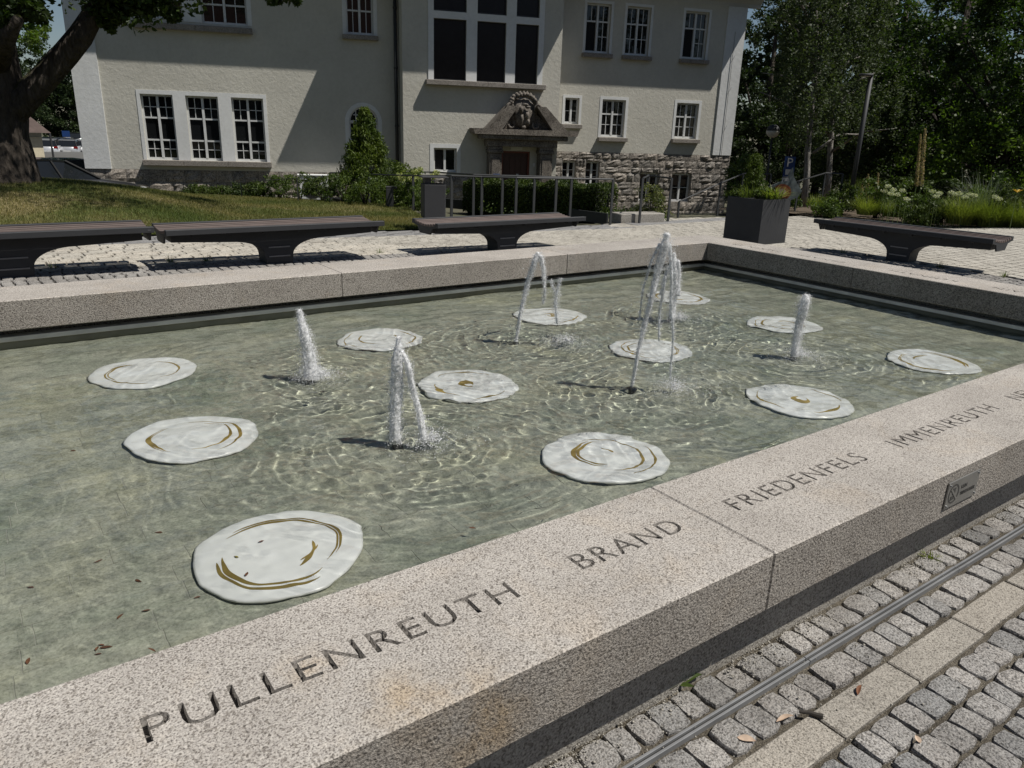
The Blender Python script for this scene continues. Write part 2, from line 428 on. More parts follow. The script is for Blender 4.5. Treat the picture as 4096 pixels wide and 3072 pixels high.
# ================================================================== GROUND
def S_(t): t = np.clip(t, 0, 1); return t*t*(3-2*t)
def G(x, y):
    x = np.asarray(x, float); y = np.asarray(y, float)
    z = -0.019*np.clip(x-1.7, -3, 9.5)*S_((y-6.4)/2.5)
    z = z - 0.15*S_((y-12)/4)*S_((x-2)/3)
    z = z + 0.40*np.exp(-((x-0.2)/4.2)**2-((y-17.5)/4.0)**2)
    s = x*FV.x+y*FV.y; d = 27-(x*NV.x+y*NV.y)
    zb = -0.35-0.95*np.clip((s+6.3)/22.3, 0, 1.2)
    w_ = S_(1-d/8)*S_((y-11)/4)
    z = z*(1-w_)+zb*w_
    l_ = S_((y-20.3)/3)*S_((4.2-x)/1.6)
    z = z*(1-l_)+(-1.1-0.021*np.clip(y-24, 0, 120))*l_
    f_ = S_((np.hypot(x, y)-45)/60)
    return z*(1-f_)+(-2.4)*f_
def g1(x, y): return float(G(x, y))
def grid_mesh(name, xs, ys, zoff=0.0, mask=None):
    X_, Y_ = np.meshgrid(xs, ys)
    V = np.stack([X_, Y_, G(X_, Y_)+zoff], -1).reshape(-1, 3)
    i_ = np.arange(len(xs)*len(ys)).reshape(len(ys), len(xs))
    F_ = np.stack([i_[:-1, :-1], i_[:-1, 1:], i_[1:, 1:], i_[1:, :-1]], -1).reshape(-1, 4)
    if mask is not None:
        cx = (X_[:-1, :-1]+X_[1:, 1:]).ravel()/2; cy_ = (Y_[:-1, :-1]+Y_[1:, 1:]).ravel()/2
        F_ = F_[mask(cx, cy_)]
    return mesh_np(name, V, F_)
def in_poly(px, py, poly):
    c = np.zeros(len(px), bool); n = len(poly)
    for i in range(n):
        x1, y1 = poly[i]; x2, y2 = poly[(i+1) % n]
        t = ((y1 > py) != (y2 > py)) & (px < (x2-x1)*(py-y1)/((y2-y1) or 1e-9)+x1)
        c ^= t
    return c
def soil_mat():
    m, nt, b = new_mat('ground_earth')
    p = geo_pos(nt)
    c = ramp(nt, noise(nt, p, 1.1, 8, 0.65), [(0.3, (0.06, 0.065, 0.035)), (0.55, (0.09, 0.085, 0.055)), (0.75, (0.13, 0.115, 0.08))])
    nt.links.new(c, b.inputs['Base Color']); b.inputs['Roughness'].default_value = 0.95
    nt.links.new(bump(nt, noise(nt, p, 14, 8, 0.7), 0.6, 0.05), b.inputs['Normal']); return m
M_soil = soil_mat()
xs = np.concatenate([np.linspace(-260, -40, 12), np.linspace(-38, 60, 141), np.linspace(64, 320, 16)])
ys = np.concatenate([np.linspace(-60, -8, 8), np.linspace(-6, 0.5, 6), np.linspace(1, 60, 90), np.linspace(64, 320, 16)])
HOLE = (XL+0.06, X2-0.06, 1.22, 6.19)
def gm(cx, cy_): return ~((cx > HOLE[0]-0.7) & (cx < HOLE[1]+0.0) & (cy_ > HOLE[2]-0.6) & (cy_ < HOLE[3]+0.1))
gme = grid_mesh('ground', xs, ys, -0.16)
# cut the basin out of the sheet by sinking it there
vv = np.empty(len(gme.vertices)*3, np.float32); gme.vertices.foreach_get('co', vv); vv = vv.reshape(-1, 3)
inb = (vv[:, 0] > XL-0.6) & (vv[:, 0] < X2+0.6) & (vv[:, 1] > 0.4) & (vv[:, 1] < 6.8)
vv[inb, 2] = -0.4; gme.vertices.foreach_set('co', vv.ravel()); gme.update()
ground = obj('ground', gme, M_soil, None, True)
tag(ground, 'bare earth ground under the park and beds', 'ground', kind='structure')

# ------------------------------------------------------------------ near cobble paving
def grit_mat():
    m, nt, b = new_mat('joint_grit')
    p = geo_pos(nt)
    n1 = noise(nt, p, 260, 4, 0.7); n2 = noise(nt, p, 6, 5, 0.6)
    c = ramp(nt, n1, [(0.36, (0.03, 0.026, 0.021)), (0.54, (0.13, 0.115, 0.095)), (0.72, (0.34, 0.31, 0.27))])
    c = mixc(nt, 1.0, c, ramp(nt, n2, [(0.35, (0.55, 0.52, 0.45)), (0.65, (1.1, 1.08, 1.0))]), 'MULTIPLY')
    nt.links.new(c, b.inputs['Base Color']); b.inputs['Roughness'].default_value = 0.95
    nt.links.new(bump(nt, n1, 0.9, 0.008), b.inputs['Normal']); return m
M_grit = grit_mat()
M_cob = granite('cobble_granite', (0.31, 0.305, 0.295), (0.225, 0.222, 0.217), (0.10, 0.099, 0.097), bstr=1.0, scale=150, wear=0.5, perobj=0.22)
M_slabw = granite('edge_slab_granite', (0.34, 0.32, 0.285), (0.265, 0.25, 0.222), (0.13, 0.122, 0.108), bstr=0.5, scale=190, wear=0.3, perobj=0.08)
M_paver = granite('paver_stone', (0.45, 0.43, 0.38), (0.42, 0.40, 0.355), (0.36, 0.34, 0.30), bstr=0.2, scale=70, wear=0.3, perobj=0.10)
cob = grid_mesh('cobble_paving', np.arange(-3, 14.01, 0.5), np.array([-3., -2., -1., 0., 0.6, 1.0, 1.25]), -0.014)
cob = obj('cobble_paving', cob, M_grit)
tag(cob, 'grey granite cobble paving with gritty joints before the near wall', 'paving', kind='structure')
def cobble_mesh(k):
    r_ = random.Random(k); n = 12; ring = []
    ex = r_.uniform(4.0, 7.5)
    for i in range(n):
        a = 2*PI*(i+0.5)/n; c_, s2 = math.cos(a), math.sin(a)
        q = (abs(c_)**ex+abs(s2)**ex)**(-1/ex)*(1+r_.uniform(-0.07, 0.05))
        ring.append((c_*q, s2*q))
    V = []; 
    tx, ty = r_.uniform(-0.05, 0.05), r_.uniform(-0.05, 0.05)
    for sc, z in ((1.0, -0.09), (1.0, -0.008), (0.95, -0.0015), (0.6, 0.0012)):
        for x, y in ring: V.append((x*sc*0.5, y*sc*0.5, z+(tx*x+ty*y)*0.06*(1 if z > -0.05 else 0)+r_.uniform(-0.0016, 0.0016)))
    V.append((0, 0, 0.002))
    Fs = [(j*n+i, j*n+(i+1) % n, (j+1)*n+(i+1) % n, (j+1)*n+i) for j in range(3) for i in range(n)]
    Fs += [(3*n+i, 3*n+(i+1) % n, 4*n) for i in range(n)]
    me = bpy.data.meshes.new('cobble'); me.from_pydata(V, [], Fs); me.materials.append(M_cob)
    return me
CM = [cobble_mesh(k) for k in range(14)]
def proj_px(p):
    q = np.array(p)-[0, 0, CAM_H]; d = FW@q
    if d < 0.05: return (-9e3, -9e3)
    return (CX+FPX*(RT@q)/d, CY-FPX*(UP@q)/d)
def seen(p, mg=120):
    a, b_ = proj_px(p); return -mg < a < 4096+mg and -mg < b_ < 3072+mg
spots = []
def cob_row(y0, y1, x0, x1, wl=0.094, jit=0.006):
    x = x0+random.random()*0.05
    while x < x1:
        w_ = wl*random.uniform(0.80, 1.22)
        spots.append((x+w_/2, (y0+y1)/2+random.uniform(-0.003, 0.003), w_, (y1-y0)*random.uniform(0.95, 1.06)))
        x += w_+jit*random.uniform(0.6, 1.3)
cob_row(1.098, 1.200, -1, 8)
cob_row(0.938, 1.046, -1, 8)
yy = 0.795
while yy > -0.9:
    cob_row(yy-0.100, yy, -1, 8); yy -= 0.107
spots_in = [s_ for s_ in spots if seen((s_[0], s_[1], 0))]
spots_in.sort(key=lambda s_: s_[0]**2+s_[1]**2)
keep = set(id(s_) for s_ in spots_in[:300])
restc = MB(); fewv = [[tuple(v.co) for v in m_.vertices] for m_ in CM]; fewf = [[tuple(p.vertices) for p in m_.polygons] for m_ in CM]
for s_ in spots:
    k = random.randrange(14); an = random.uniform(-0.07, 0.07)+random.choice((0, PI))
    dz = random.uniform(-0.006, 0.005)
    if id(s_) in keep:
        o = bpy.data.objects.new('cobble', CM[k]); link(o, cob)
        o.location = (s_[0], s_[1], dz); o.scale = (s_[2], s_[3], 1); o.rotation_euler = (random.uniform(-0.05, 0.05), random.uniform(-0.05, 0.05), an)
    else:
        ca, sa = math.cos(an), math.sin(an)
        restc.add([(s_[0]+(x*s_[2])*ca-(y*s_[3])*sa, s_[1]+(x*s_[2])*sa+(y*s_[3])*ca, z+dz) for x, y, z in fewv[k]], fewf[k])
tag(restc.build('cobbles_beyond', M_cob, cob), kind='stuff')
x = -0.9
while x < 8:
    L_ = random.uniform(0.40, 0.47)
    o = MB().box(x, x+L_-0.010, 0.808, 0.922, -0.08, random.uniform(0.0, 0.004), 0.004).build('edge_slab', M_slabw, cob)
    o.rotation_euler = (0, 0, random.uniform(-0.002, 0.002)); x += L_
# loose grit: small stones spread over joints, thickest along the foot of the wall
def octa(n, fx, fy, fz, fs):
    P = np.stack([fx, fy, fz], -1)
    base = np.array([[1,0,0],[-1,0,0],[0,1,0],[0,-1,0],[0,0,1],[0,0,-1]], float)
    sc = fs[:, None, None]*rng.uniform(0.6, 1.3, (n, 1, 3))
    th = rng.uniform(0, 2*PI, n); c_, s2 = np.cos(th), np.sin(th)
    V = base[None]*sc*rng.uniform(0.75, 1.2, (n, 6, 1))
    X_ = V[..., 0]*c_[:, None]-V[..., 1]*s2[:, None]; Y_ = V[..., 0]*s2[:, None]+V[..., 1]*c_[:, None]
    V = np.stack([X_, Y_, V[..., 2]*0.8], -1)+P[:, None]
    F_ = np.array([[0,2,4],[2,1,4],[1,3,4],[3,0,4],[2,0,5],[1,2,5],[3,1,5],[0,3,5]])
    return V.reshape(-1, 3), (F_[None]+6*np.arange(n)[:, None, None]).reshape(-1, 3)
ng = 16000
fx = rng.uniform(0.3, 6.5, ng); fy = np.where(rng.random(ng) < 0.55, 1.205-np.abs(rng.normal(0, 0.045, ng)), rng.uniform(0.2, 1.2, ng))
cl = np.sin(fx*7)+np.sin(fx*17+2)+rng.normal(0, 0.8, ng)
ok = (cl > 0.1)
fx, fy = fx[ok], fy[ok]; n_ = len(fx)
V, F_ = octa(n_, fx, fy, np.where(np.abs(fy-1.15) < 0.06, rng.uniform(-0.004, 0.008, n_), rng.uniform(-0.010, 0.006, n_)), np.clip(rng.gamma(3, 0.0008, n_), 0.0009, 0.005))
M_stone = simple('grit_stone', (0.34, 0.32, 0.28), 0.9, 0, 0.5, 300)
tag(obj('grit', mesh_np('grit', V, F_), M_stone), 'loose light grit lying between cobbles at the wall foot', 'grit', kind='stuff')
# slot drain: two steel rails with a dark slot
M_steel = simple('galvanised_steel', (0.26, 0.265, 0.27), 0.42, 0.35, 0.2, 9)
M_slot = simple('slot_black', (0.012, 0.012, 0.012), 0.7)
drain = empty('slot_drain', (3, 1.07, 0), 0, 'narrow galvanised slot drain running between cobbles along the near wall', 'drain')
MB().box(-4, 5, -0.0041, 0.0041, -0.09, -0.004).build('slot', M_slot, drain)
for k in range(9):
    for y_ in (-0.0082, 0.0082):
        MB().box(-4+k*1.0+0.001, -3+k*1.0-0.001, y_-0.0040, y_+0.0040, -0.10, 0.005+0.001*(k % 2), 0.0012).build('rail', M_steel, drain)

# ------------------------------------------------------------------ far plaza paving
pz_poly = [(-14, 6.25), (X2, 6.25), (X2-0.05, -4), (26, -4), (20.4, 4.2), (19.0, 7.1), (17.4, 10.5), (16.9, 11.3), (12.6, 12.3), (10.9, 11.75), (-14, 11.75)]
pz = grid_mesh('plaza', np.arange(-14, 26.01, 0.25), np.arange(-4, 12.6, 0.25), -0.022, lambda a, b_: in_poly(a, b_, pz_poly))
M_pjoint = simple('paver_joint', (0.05, 0.045, 0.038), 0.95, 0, 0.4, 20)
plaza = obj('plaza', pz, M_pjoint)
tag(plaza, 'pale stone plaza paving around the fountain', 'paving', kind='structure')
pav = []; cobf = []
def in_cob(x, y): return (y < 9.45 and x < 10.9) or (x < 10.95 and y < 9.45)
ROW = 0.140
y = -3.9; ri = 0
while y < 12.4:
    x = -4+random.random()*0.3
    while x < 21:
        L_ = random.choice((0.20, 0.26, 0.32))
        cx, cy_ = x+L_/2, y+ROW/2
        band = 11.05 < y < 11.62 and x < 10.6
        if band: L_ = 0.5
        if in_poly(np.array([cx]), np.array([cy_]), pz_poly)[0] and not (in_cob(cx, cy_) and not (int(cy_*10) % 27 < 2 and cx > 9.6)) and not (cy_ > 11.62 and cx < 10.6):
            pav.append((x+0.011, x+L_-0.011, y+0.009, y+ROW-0.009, band))
        x += L_
    y += ROW; ri += 1
pav = [t for t in pav if seen(((t[0]+t[1])/2, (t[2]+t[3])/2, 0), 500)]
pav.sort(key=lambda t: t[0]**2+t[2]**2)
M_band = granite('band_slab', (0.25, 0.252, 0.255), (0.22, 0.222, 0.225), (0.16, 0.162, 0.165), bstr=0.25, scale=80)
restp = MB(); restb = MB()
for i, t in enumerate(pav):
    z = g1((t[0]+t[1])/2, (t[2]+t[3])/2)+random.uniform(-0.0015, 0.0015)
    if i < 300: MB().box(*t[:4], z-0.03, z, 0.004).build('paver', M_band if t[4] else M_paver, plaza)
    else: (restb if t[4] else restp).box(*t[:4], z-0.03, z)
tag(restp.build('pavers_beyond', M_paver, plaza), kind='stuff'); tag(restb.build('band_slabs', M_band, plaza), kind='stuff')
farc = MB(); nf = 0
rowy = 8.2
def far_cobs(x0, x1, y0, y1, step=0.108):
    global nf
    y = y0
    while y < y1-0.05:
        x = x0+random.random()*0.1
        while x < x1:
            k = random.randrange(14); w_ = step*random.uniform(0.86, 0.98); z0 = g1(x, y)-0.001
            farc.add([(x+a*w_, y+b_*step*0.93, z0+c_) for a, b_, c_ in fewv[k]], fewf[k]); x += step*random.uniform(0.95, 1.1); nf += 1
        y += step
far_cobs(-0.6, 9.9, 8.35, 9.42)
far_cobs(9.55, 10.85, 2.6, 8.35)
tag(farc.build('cobble_band', M_cob, plaza), kind='stuff')
# dark tactile strips crossing the plaza
for (a, b_, c_, d_) in ((11.35, 16.3, 11.35, 11.75),):
    for k in range(int((b_-a)/0.3)):
        z = g1(a+k*0.3, c_)+0.006
        MB().box(a+k*0.3+0.003, a+k*0.3+0.297, c_, d_, z-0.03, z, 0.003).build('tactile_slab', M_band, plaza)

# ------------------------------------------------------------------ lawn
lawn_poly = [(-14, 11.82), (6.9, 11.82), (8.0, 14.2), (9.0, 17.0), (8.4, 18.8), (6.8, 21.6), (5.2, 23.6), (3, 25), (-14, 25)]
def lawn_mat():
    m, nt, b = new_mat('lawn_grass')
    p = geo_pos(nt)
    n2 = noise(nt, p, 0.55, 6, 0.65, 0.3); n1 = noise(nt, p, 30, 5, 0.7)
    c = ramp(nt, n2, [(0.38, (0.060, 0.085, 0.022)), (0.48, (0.10, 0.115, 0.038)), (0.58, (0.21, 0.175, 0.095))])
    c = mixc(nt, 1.0, c, ramp(nt, n1, [(0.3, (0.6, 0.62, 0.6)), (0.7, (1.3, 1.3, 1.2))]), 'MULTIPLY')
    nt.links.new(c, b.inputs['Base Color']); b.inputs['Roughness'].default_value = 0.9; b.inputs['Specular IOR Level'].default_value = 0.15
    nt.links.new(bump(nt, n1, 0.8, 0.03), b.inputs['Normal']); return m
M_lawn = lawn_mat()
lawn = obj('lawn', grid_mesh('lawn', np.arange(-14, 9.4, 0.15), np.arange(11.82, 25.2, 0.15), 0.0, lambda a, b_: in_poly(a, b_, lawn_poly)), M_lawn, None, True)
tag(lawn, 'dry patchy lawn on a low mound before the building', 'lawn', kind='structure')
def blades(n, px, py, pz, hmin, hmax, wd, lean=0.5, tip=None):
    h = rng.uniform(hmin, hmax, n); a = rng.uniform(0, 2*PI, n); l = rng.uniform(0, lean, n)*h; a2 = rng.uniform(0, 2*PI, n)
    dx, dy = np.cos(a)*wd/2, np.sin(a)*wd/2
    V = np.stack([np.stack([px-dx, py-dy, pz], -1), np.stack([px+dx, py+dy, pz], -1), np.stack([px+np.cos(a2)*l, py+np.sin(a2)*l, pz+h], -1)], 1)
    return V.reshape(-1, 3), np.arange(3*n).reshape(-1, 3)
nb = 260000
bx_ = rng.uniform(-4, 9.2, nb); by_ = 11.8+13*rng.random(nb)**1.3
ok = in_poly(bx_, by_, lawn_poly); bx_, by_ = bx_[ok], by_[ok]
V, F_ = blades(len(bx_), bx_, by_, G(bx_, by_)-0.004, 0.02, 0.065, 0.010, 0.8)
M_blade = leaf_mat('grass_blade', (0.085, 0.11, 0.028), (0.22, 0.19, 0.085), 0.3, 0.6, 0.55)
tag(obj('grass', mesh_np('grass', V, F_), M_blade), 'short sunburnt grass blades covering the lawn', 'grass', kind='stuff')
# ================================================================== PORCELAIN DISCS
EU = Vector((math.cos(R(-36)), math.sin(R(-36)), 0))       # towards the right of the picture, level
EV = Vector((math.cos(R(54)), math.sin(R(54)), 0))         # away from the camera
def porcelain():
    m, nt, b = new_mat('white_porcelain')
    p = geo_pos(nt)
    c = ramp(nt, noise(nt, p, 7, 4), [(0.3, (0.80, 0.81, 0.79)), (0.7, (0.88, 0.885, 0.87))])
    nt.links.new(c, b.inputs['Base Color']); b.inputs['Roughness'].default_value = 0.25
    b.inputs['Coat Weight'].default_value = 0.4; return m
M_porc = porcelain()
M_gold = simple('gold_lustre', (0.60, 0.42, 0.12), 0.30, 0.8, 0.2, 20)
DX = [0.752, 2.358, 3.940, 5.525]; DY = [2.452, 3.700, 4.905]
DZ = 0.090
def surf_z(u, v, ph):        # gently moulded upper face
    r = math.hypot(u, v)
    return DZ-0.006*r*r/0.09+0.0045*math.sin(24*r+ph+1.0*math.atan2(v, u))+0.0015*math.sin(9*u+ph)*math.cos(8*v)
def outline(a, sd):
    return 0.300*(1+0.022*math.sin(2*a+sd)+0.024*math.sin(3*a+sd*2.1)+0.015*math.sin(5*a+sd*3.7)+0.011*math.sin(8*a+sd*1.3)+0.005*math.sin(13*a+sd*2.3))
DISC_ARCS = [
 [(0.80, 0.72, 165, -15, 0.020, 2), (0.74, 0.80, 200, 330, 0.034, 2), (0.48, 0.40, -45, 35, 0.020, 1), (0.40, 0.46, -35, 20, 0.008, 1)],
 [(0.70, 0.78, 120, -40, 0.014, 1), (0.62, 0.55, 95, -70, 0.016, 1), (0.66, 0.70, 150, 262, 0.018, 2)],
 [(0.70, 0.66, 95, -35, 0.016, 1), (0.62, 0.74, 130, 250, 0.024, 2), (0.76, 0.80, 240, 300, 0.014, 1)],
 [(0.66, 0.60, 120, -80, 0.016, 1), (0.40, 0.55, -90, -260, 0.030, 2), (0.80, 0.84, -60, 30, 0.012, 1), (0.30, 0.2, 100, 40, 0.02, 1)],
 [(0.10, 0.16, 0, 320, 0.055, 1), (0.84, 0.80, 60, 150, 0.016, 1), (0.72, 0.76, 190, 260, 0.022, 1), (0.86, 0.84, 280, 335, 0.014, 1)],
 [(0.88, 0.80, 70, -30, 0.016, 1), (0.50, 0.42, 60, 10, 0.02, 1), (0.55, 0.5, 160, 270, 0.02, 1), (0.90, 0.86, 150, 250, 0.010, 1)]]
ordn = ['nearest', 'second nearest', 'third nearest', 'farthest']
DISCS = []
NAMES = {}
lab_pos = {(0, 0): 'large white disc with bright gold brushstrokes beside the word PULLENREUTH', (0, 1): 'white disc with thin gold arcs, middle of the leftmost row',
 (0, 2): 'white disc nearest the far left wall, gold hooks at both ends', (1, 0): 'rippled white gold-swirled disc beside the coping joint',
 (1, 1): 'white disc with a solid gold blob at its centre', (1, 2): 'white disc behind the two foamy left jets, near the far wall',
 (2, 0): 'white disc with broad gold swirl beside the word IMMENREUTH', (2, 1): 'splashed white disc right behind the tallest jet',
 (2, 2): 'white disc under the thin arching jet by the far wall', (3, 0): 'white disc with brown-gold tail, nearest the right end of the near wall',
 (3, 1): 'white disc half behind the short jet near the right wall', (3, 2): 'farthest white disc, in the corner behind the twin jets'}
for ix in range(4):
    for iy in range(3):
        sd = ix*1.7+iy*2.9+0.5
        c0 = (DX[ix], DY[iy], 0)
        th = empty('porcelain_disc', c0, 0, lab_pos[(ix, iy)], 'disc', 'white porcelain discs in the water')
        V = []; Fs = []; na = 72
        prof = [(0.97, -0.036), (1.015, -0.016), (1.015, -0.006), (0.985, 0), (0.90, 0), (0.8, 0), (0.7, 0), (0.58, 0), (0.45, 0), (0.32, 0), (0.18, 0)]
        for fr, dz in prof:
            for k in range(na):
                a = 2*PI*k/na; r = outline(a, sd)*fr; u, v_ = r*math.cos(a), r*math.sin(a)
                V.append((u, v_, surf_z(u, v_, sd)+dz))
        V.append((0, 0, surf_z(0, 0, sd))); nn = len(prof)
        Fs = [(j*na+k, j*na+(k+1) % na, (j+1)*na+(k+1) % na, (j+1)*na+k) for j in range(nn-1) for k in range(na)]
        Fs += [((nn-1)*na+k, (nn-1)*na+(k+1) % na, nn*na) for k in range(na)]
        # underside foot
        mbd = MB().add(V, Fs); mbd.f.append(tuple(range(na-1, -1, -1)))
        d = mbd.build('disc', M_porc, th, True); CAUSTIC_RECEIVERS.append(d)
        ft = MB().lathe([(0.262, FLOORZ), (0.285, DZ-0.025)], (0, 0, 0), 40).build('foot', M_porc, th, True)
        arcs = DISC_ARCS[(ix*2+iy*3) % 6] if (ix, iy) not in ((0, 0), (0, 1), (0, 2), (1, 0), (1, 1), (1, 2)) else {(0,0): DISC_ARCS[0], (0,1): DISC_ARCS[1], (0,2): DISC_ARCS[2], (1,0): DISC_ARCS[3], (1,1): DISC_ARCS[4], (1,2): DISC_ARCS[5]}[(ix, iy)]
        rot = -36 if iy < 3 else 0
        if (ix, iy) not in ((0, 0), (0, 1), (0, 2), (1, 0), (1, 1), (1, 2)): rot += 40*ix+70*iy
        for (r0, r1, a0, a1, wd, nst) in arcs:
            for st in range(nst):
                off = (st-(nst-1)/2)*wd*1.3; ns = 40
                V = []; rr2 = random.Random(ix*100+iy*10+st)
                for k in range(ns+1):
                    t = k/ns; aa = R(a0+(a1-a0)*(0.06*st+t*(1-0.14*st))+rot)
                    rr0 = (r0+(r1-r0)*t)*outline(aa, sd)*0.97+off*0.5
                    hw = wd/2*(math.sin(PI*min(1, t*1.02))**0.7)*(0.75+0.35*math.sin(7*t+sd+st))+0.0012
                    for sgn in (-1, 1):
                        r = rr0+sgn*hw*(1 if nst == 1 else 0.7); u, v_ = r*math.cos(aa), r*math.sin(aa)
                        V.append((u, v_, surf_z(u, v_, sd)+0.0012))
                Fs = [(2*k, 2*k+1, 2*k+3, 2*k+2) for k in range(ns)]
                gs = MB().add(V, Fs).build('gold_stroke', M_gold, th); CAUSTIC_RECEIVERS.append(gs)
                CAUSTIC_RECEIVERS.append(ft)

# ================================================================== WATER JETS
def foam_mat(name='foam_water', glassy=0.12, col=(0.97, 0.98, 0.99), bs=0.22, trl=0.25):
    """aerated water: white scattering bubbles mixed with clear glossy water"""
    m, nt, b = new_mat(name)
    p = geo_pos(nt)
    sm_ = nt.nodes.new('ShaderNodeMapping'); sm_.inputs['Scale'].default_value = (1, 1, 0.45); nt.links.new(p, sm_.inputs[0])
    n1 = noise(nt, sm_.outputs[0], 190, 5, 0.75); n2 = noise(nt, p, 55, 4, 0.65)
    nb_ = bump(nt, n1, bs, 0.010)
    b.inputs['Base Color'].default_value = (*col, 1); b.inputs['Roughness'].default_value = 0.15; b.inputs['IOR'].default_value = 1.33
    nt.links.new(nb_, b.inputs['Normal'])
    tr = nt.nodes.new('ShaderNodeBsdfTranslucent'); tr.inputs[0].default_value = (*col, 1)
    m1 = nt.nodes.new('ShaderNodeMixShader'); m1.inputs[0].default_value = trl
    nt.links.new(b.outputs[0], m1.inputs[1]); nt.links.new(tr.outputs[0], m1.inputs[2])
    tp = nt.nodes.new('ShaderNodeBsdfTransparent'); gl_ = nt.nodes.new('ShaderNodeBsdfGlossy'); gl_.inputs['Roughness'].default_value = 0.05
    nt.links.new(nb_, gl_.inputs['Normal'])
    fr = nt.nodes.new('ShaderNodeFresnel'); fr.inputs[0].default_value = 1.33; nt.links.new(nb_, fr.inputs['Normal'])
    m2 = nt.nodes.new('ShaderNodeMixShader'); nt.links.new(fr.outputs[0], m2.inputs[0]); nt.links.new(tp.outputs[0], m2.inputs[1]); nt.links.new(gl_.outputs[0], m2.inputs[2])
    m3 = nt.nodes.new('ShaderNodeMixShader')
    lo, hi = max(0, glassy-0.35), min(1, glassy+0.5)
    nt.links.new(ramp(nt, n2, [(0.38, (lo,)*3), (0.62, (hi,)*3)]), m3.inputs[0])
    nt.links.new(m1.outputs[0], m3.inputs[1]); nt.links.new(m2.outputs[0], m3.inputs[2])
    nt.links.new(m3.outputs[0], nt.nodes['Material Output'].inputs[0])
    return m
M_foam = foam_mat()
M_clear = foam_mat('clear_water', 0.36, (0.93, 0.96, 0.98), 0.6)
M_drop = foam_mat('water_drop', 0.05, (0.98, 0.99, 1.0), 0.0)
M_noz = simple('nozzle_steel', (0.05, 0.05, 0.055), 0.4, 0.6)
def ico():
    bm = bmesh.new(); bmesh.ops.create_icosphere(bm, subdivisions=1, radius=1)
    V = np.array([v.co[:] for v in bm.verts]); bm.verts.index_update(); F_ = np.array([[v.index for v in f.verts] for f in bm.faces]); bm.free(); return V, F_
ICOV, ICOF = ico()
def drops_mesh(P, rad):
    n = len(P)
    V = ICOV[None]*(rad[:, None, None]*rng.uniform(0.75, 1.35, (n, 1, 3)))+P[:, None]
    return V.reshape(-1, 3), (ICOF[None]+len(ICOV)*np.arange(n)[:, None, None]).reshape(-1, 3)
def stream(path, seed, rough=0.10, seg=28):
    """path: (u, z, r) in the picture-right / up plane; returns a lumpy closed tube"""
    r_ = np.random.default_rng(seed)
    P = np.array(path, float); L = np.concatenate([[0], np.cumsum(np.hypot(np.diff(P[:, 0]), np.diff(P[:, 1])))])
    n = max(12, int(L[-1]/0.0065)); t = np.linspace(0, L[-1], n)
    # smooth interpolation
    u = np.interp(t, L, P[:, 0]); z = np.interp(t, L, P[:, 1]); r = np.interp(t, L, P[:, 2])
    k = max(3, n//10); ker = np.ones(k)/k
    def sm(a): return np.convolve(np.pad(a, (k//2, k-1-k//2), mode='edge'), ker, 'valid')
    u, z2, r = sm(u), z, sm(r)
    V = []
    ph = r_.uniform(0, 6.28, 12)
    kn = np.linspace(0, n-1, max(4, n//5)); wl = np.interp(np.arange(n), kn, 1+0.07*r_.normal(size=len(kn)))
    for i in range(n):
        q = EU*u[i]+EV*(0.012*math.sin(t[i]*16+ph[0]))+Vector((0, 0, z2[i]))
        dd = Vector(((u[min(i+1, n-1)]-u[max(i-1, 0)])*EU.x, (u[min(i+1, n-1)]-u[max(i-1, 0)])*EU.y, z2[min(i+1, n-1)]-z2[max(i-1, 0)]))
        dd.normalize(); a = EV; b_ = dd.cross(a).normalized()
        for s_ in range(seg):
            an = 2*PI*s_/seg
            nz = wl[i]*(1+rough*(0.8*math.sin(3*an+t[i]*14+ph[1])+0.7*math.sin(7*an-t[i]*22+ph[2])+0.5*math.sin(11*an+t[i]*30+ph[3])+1.1*r_.normal()))
            if i in (0, n-1): nz *= 0.4
            V.append(q+(a*math.cos(an)+b_*math.sin(an))*r[i]*max(0.3, nz))
    Fs = [(i*seg+k2, i*seg+(k2+1) % seg, (i+1)*seg+(k2+1) % seg, (i+1)*seg+k2) for i in range(n-1) for k2 in range(seg)]
    Fs += [tuple(range(seg-1, -1, -1)), tuple((n-1)*seg+k2 for k2 in range(seg))]
    return MB().add(V, Fs)
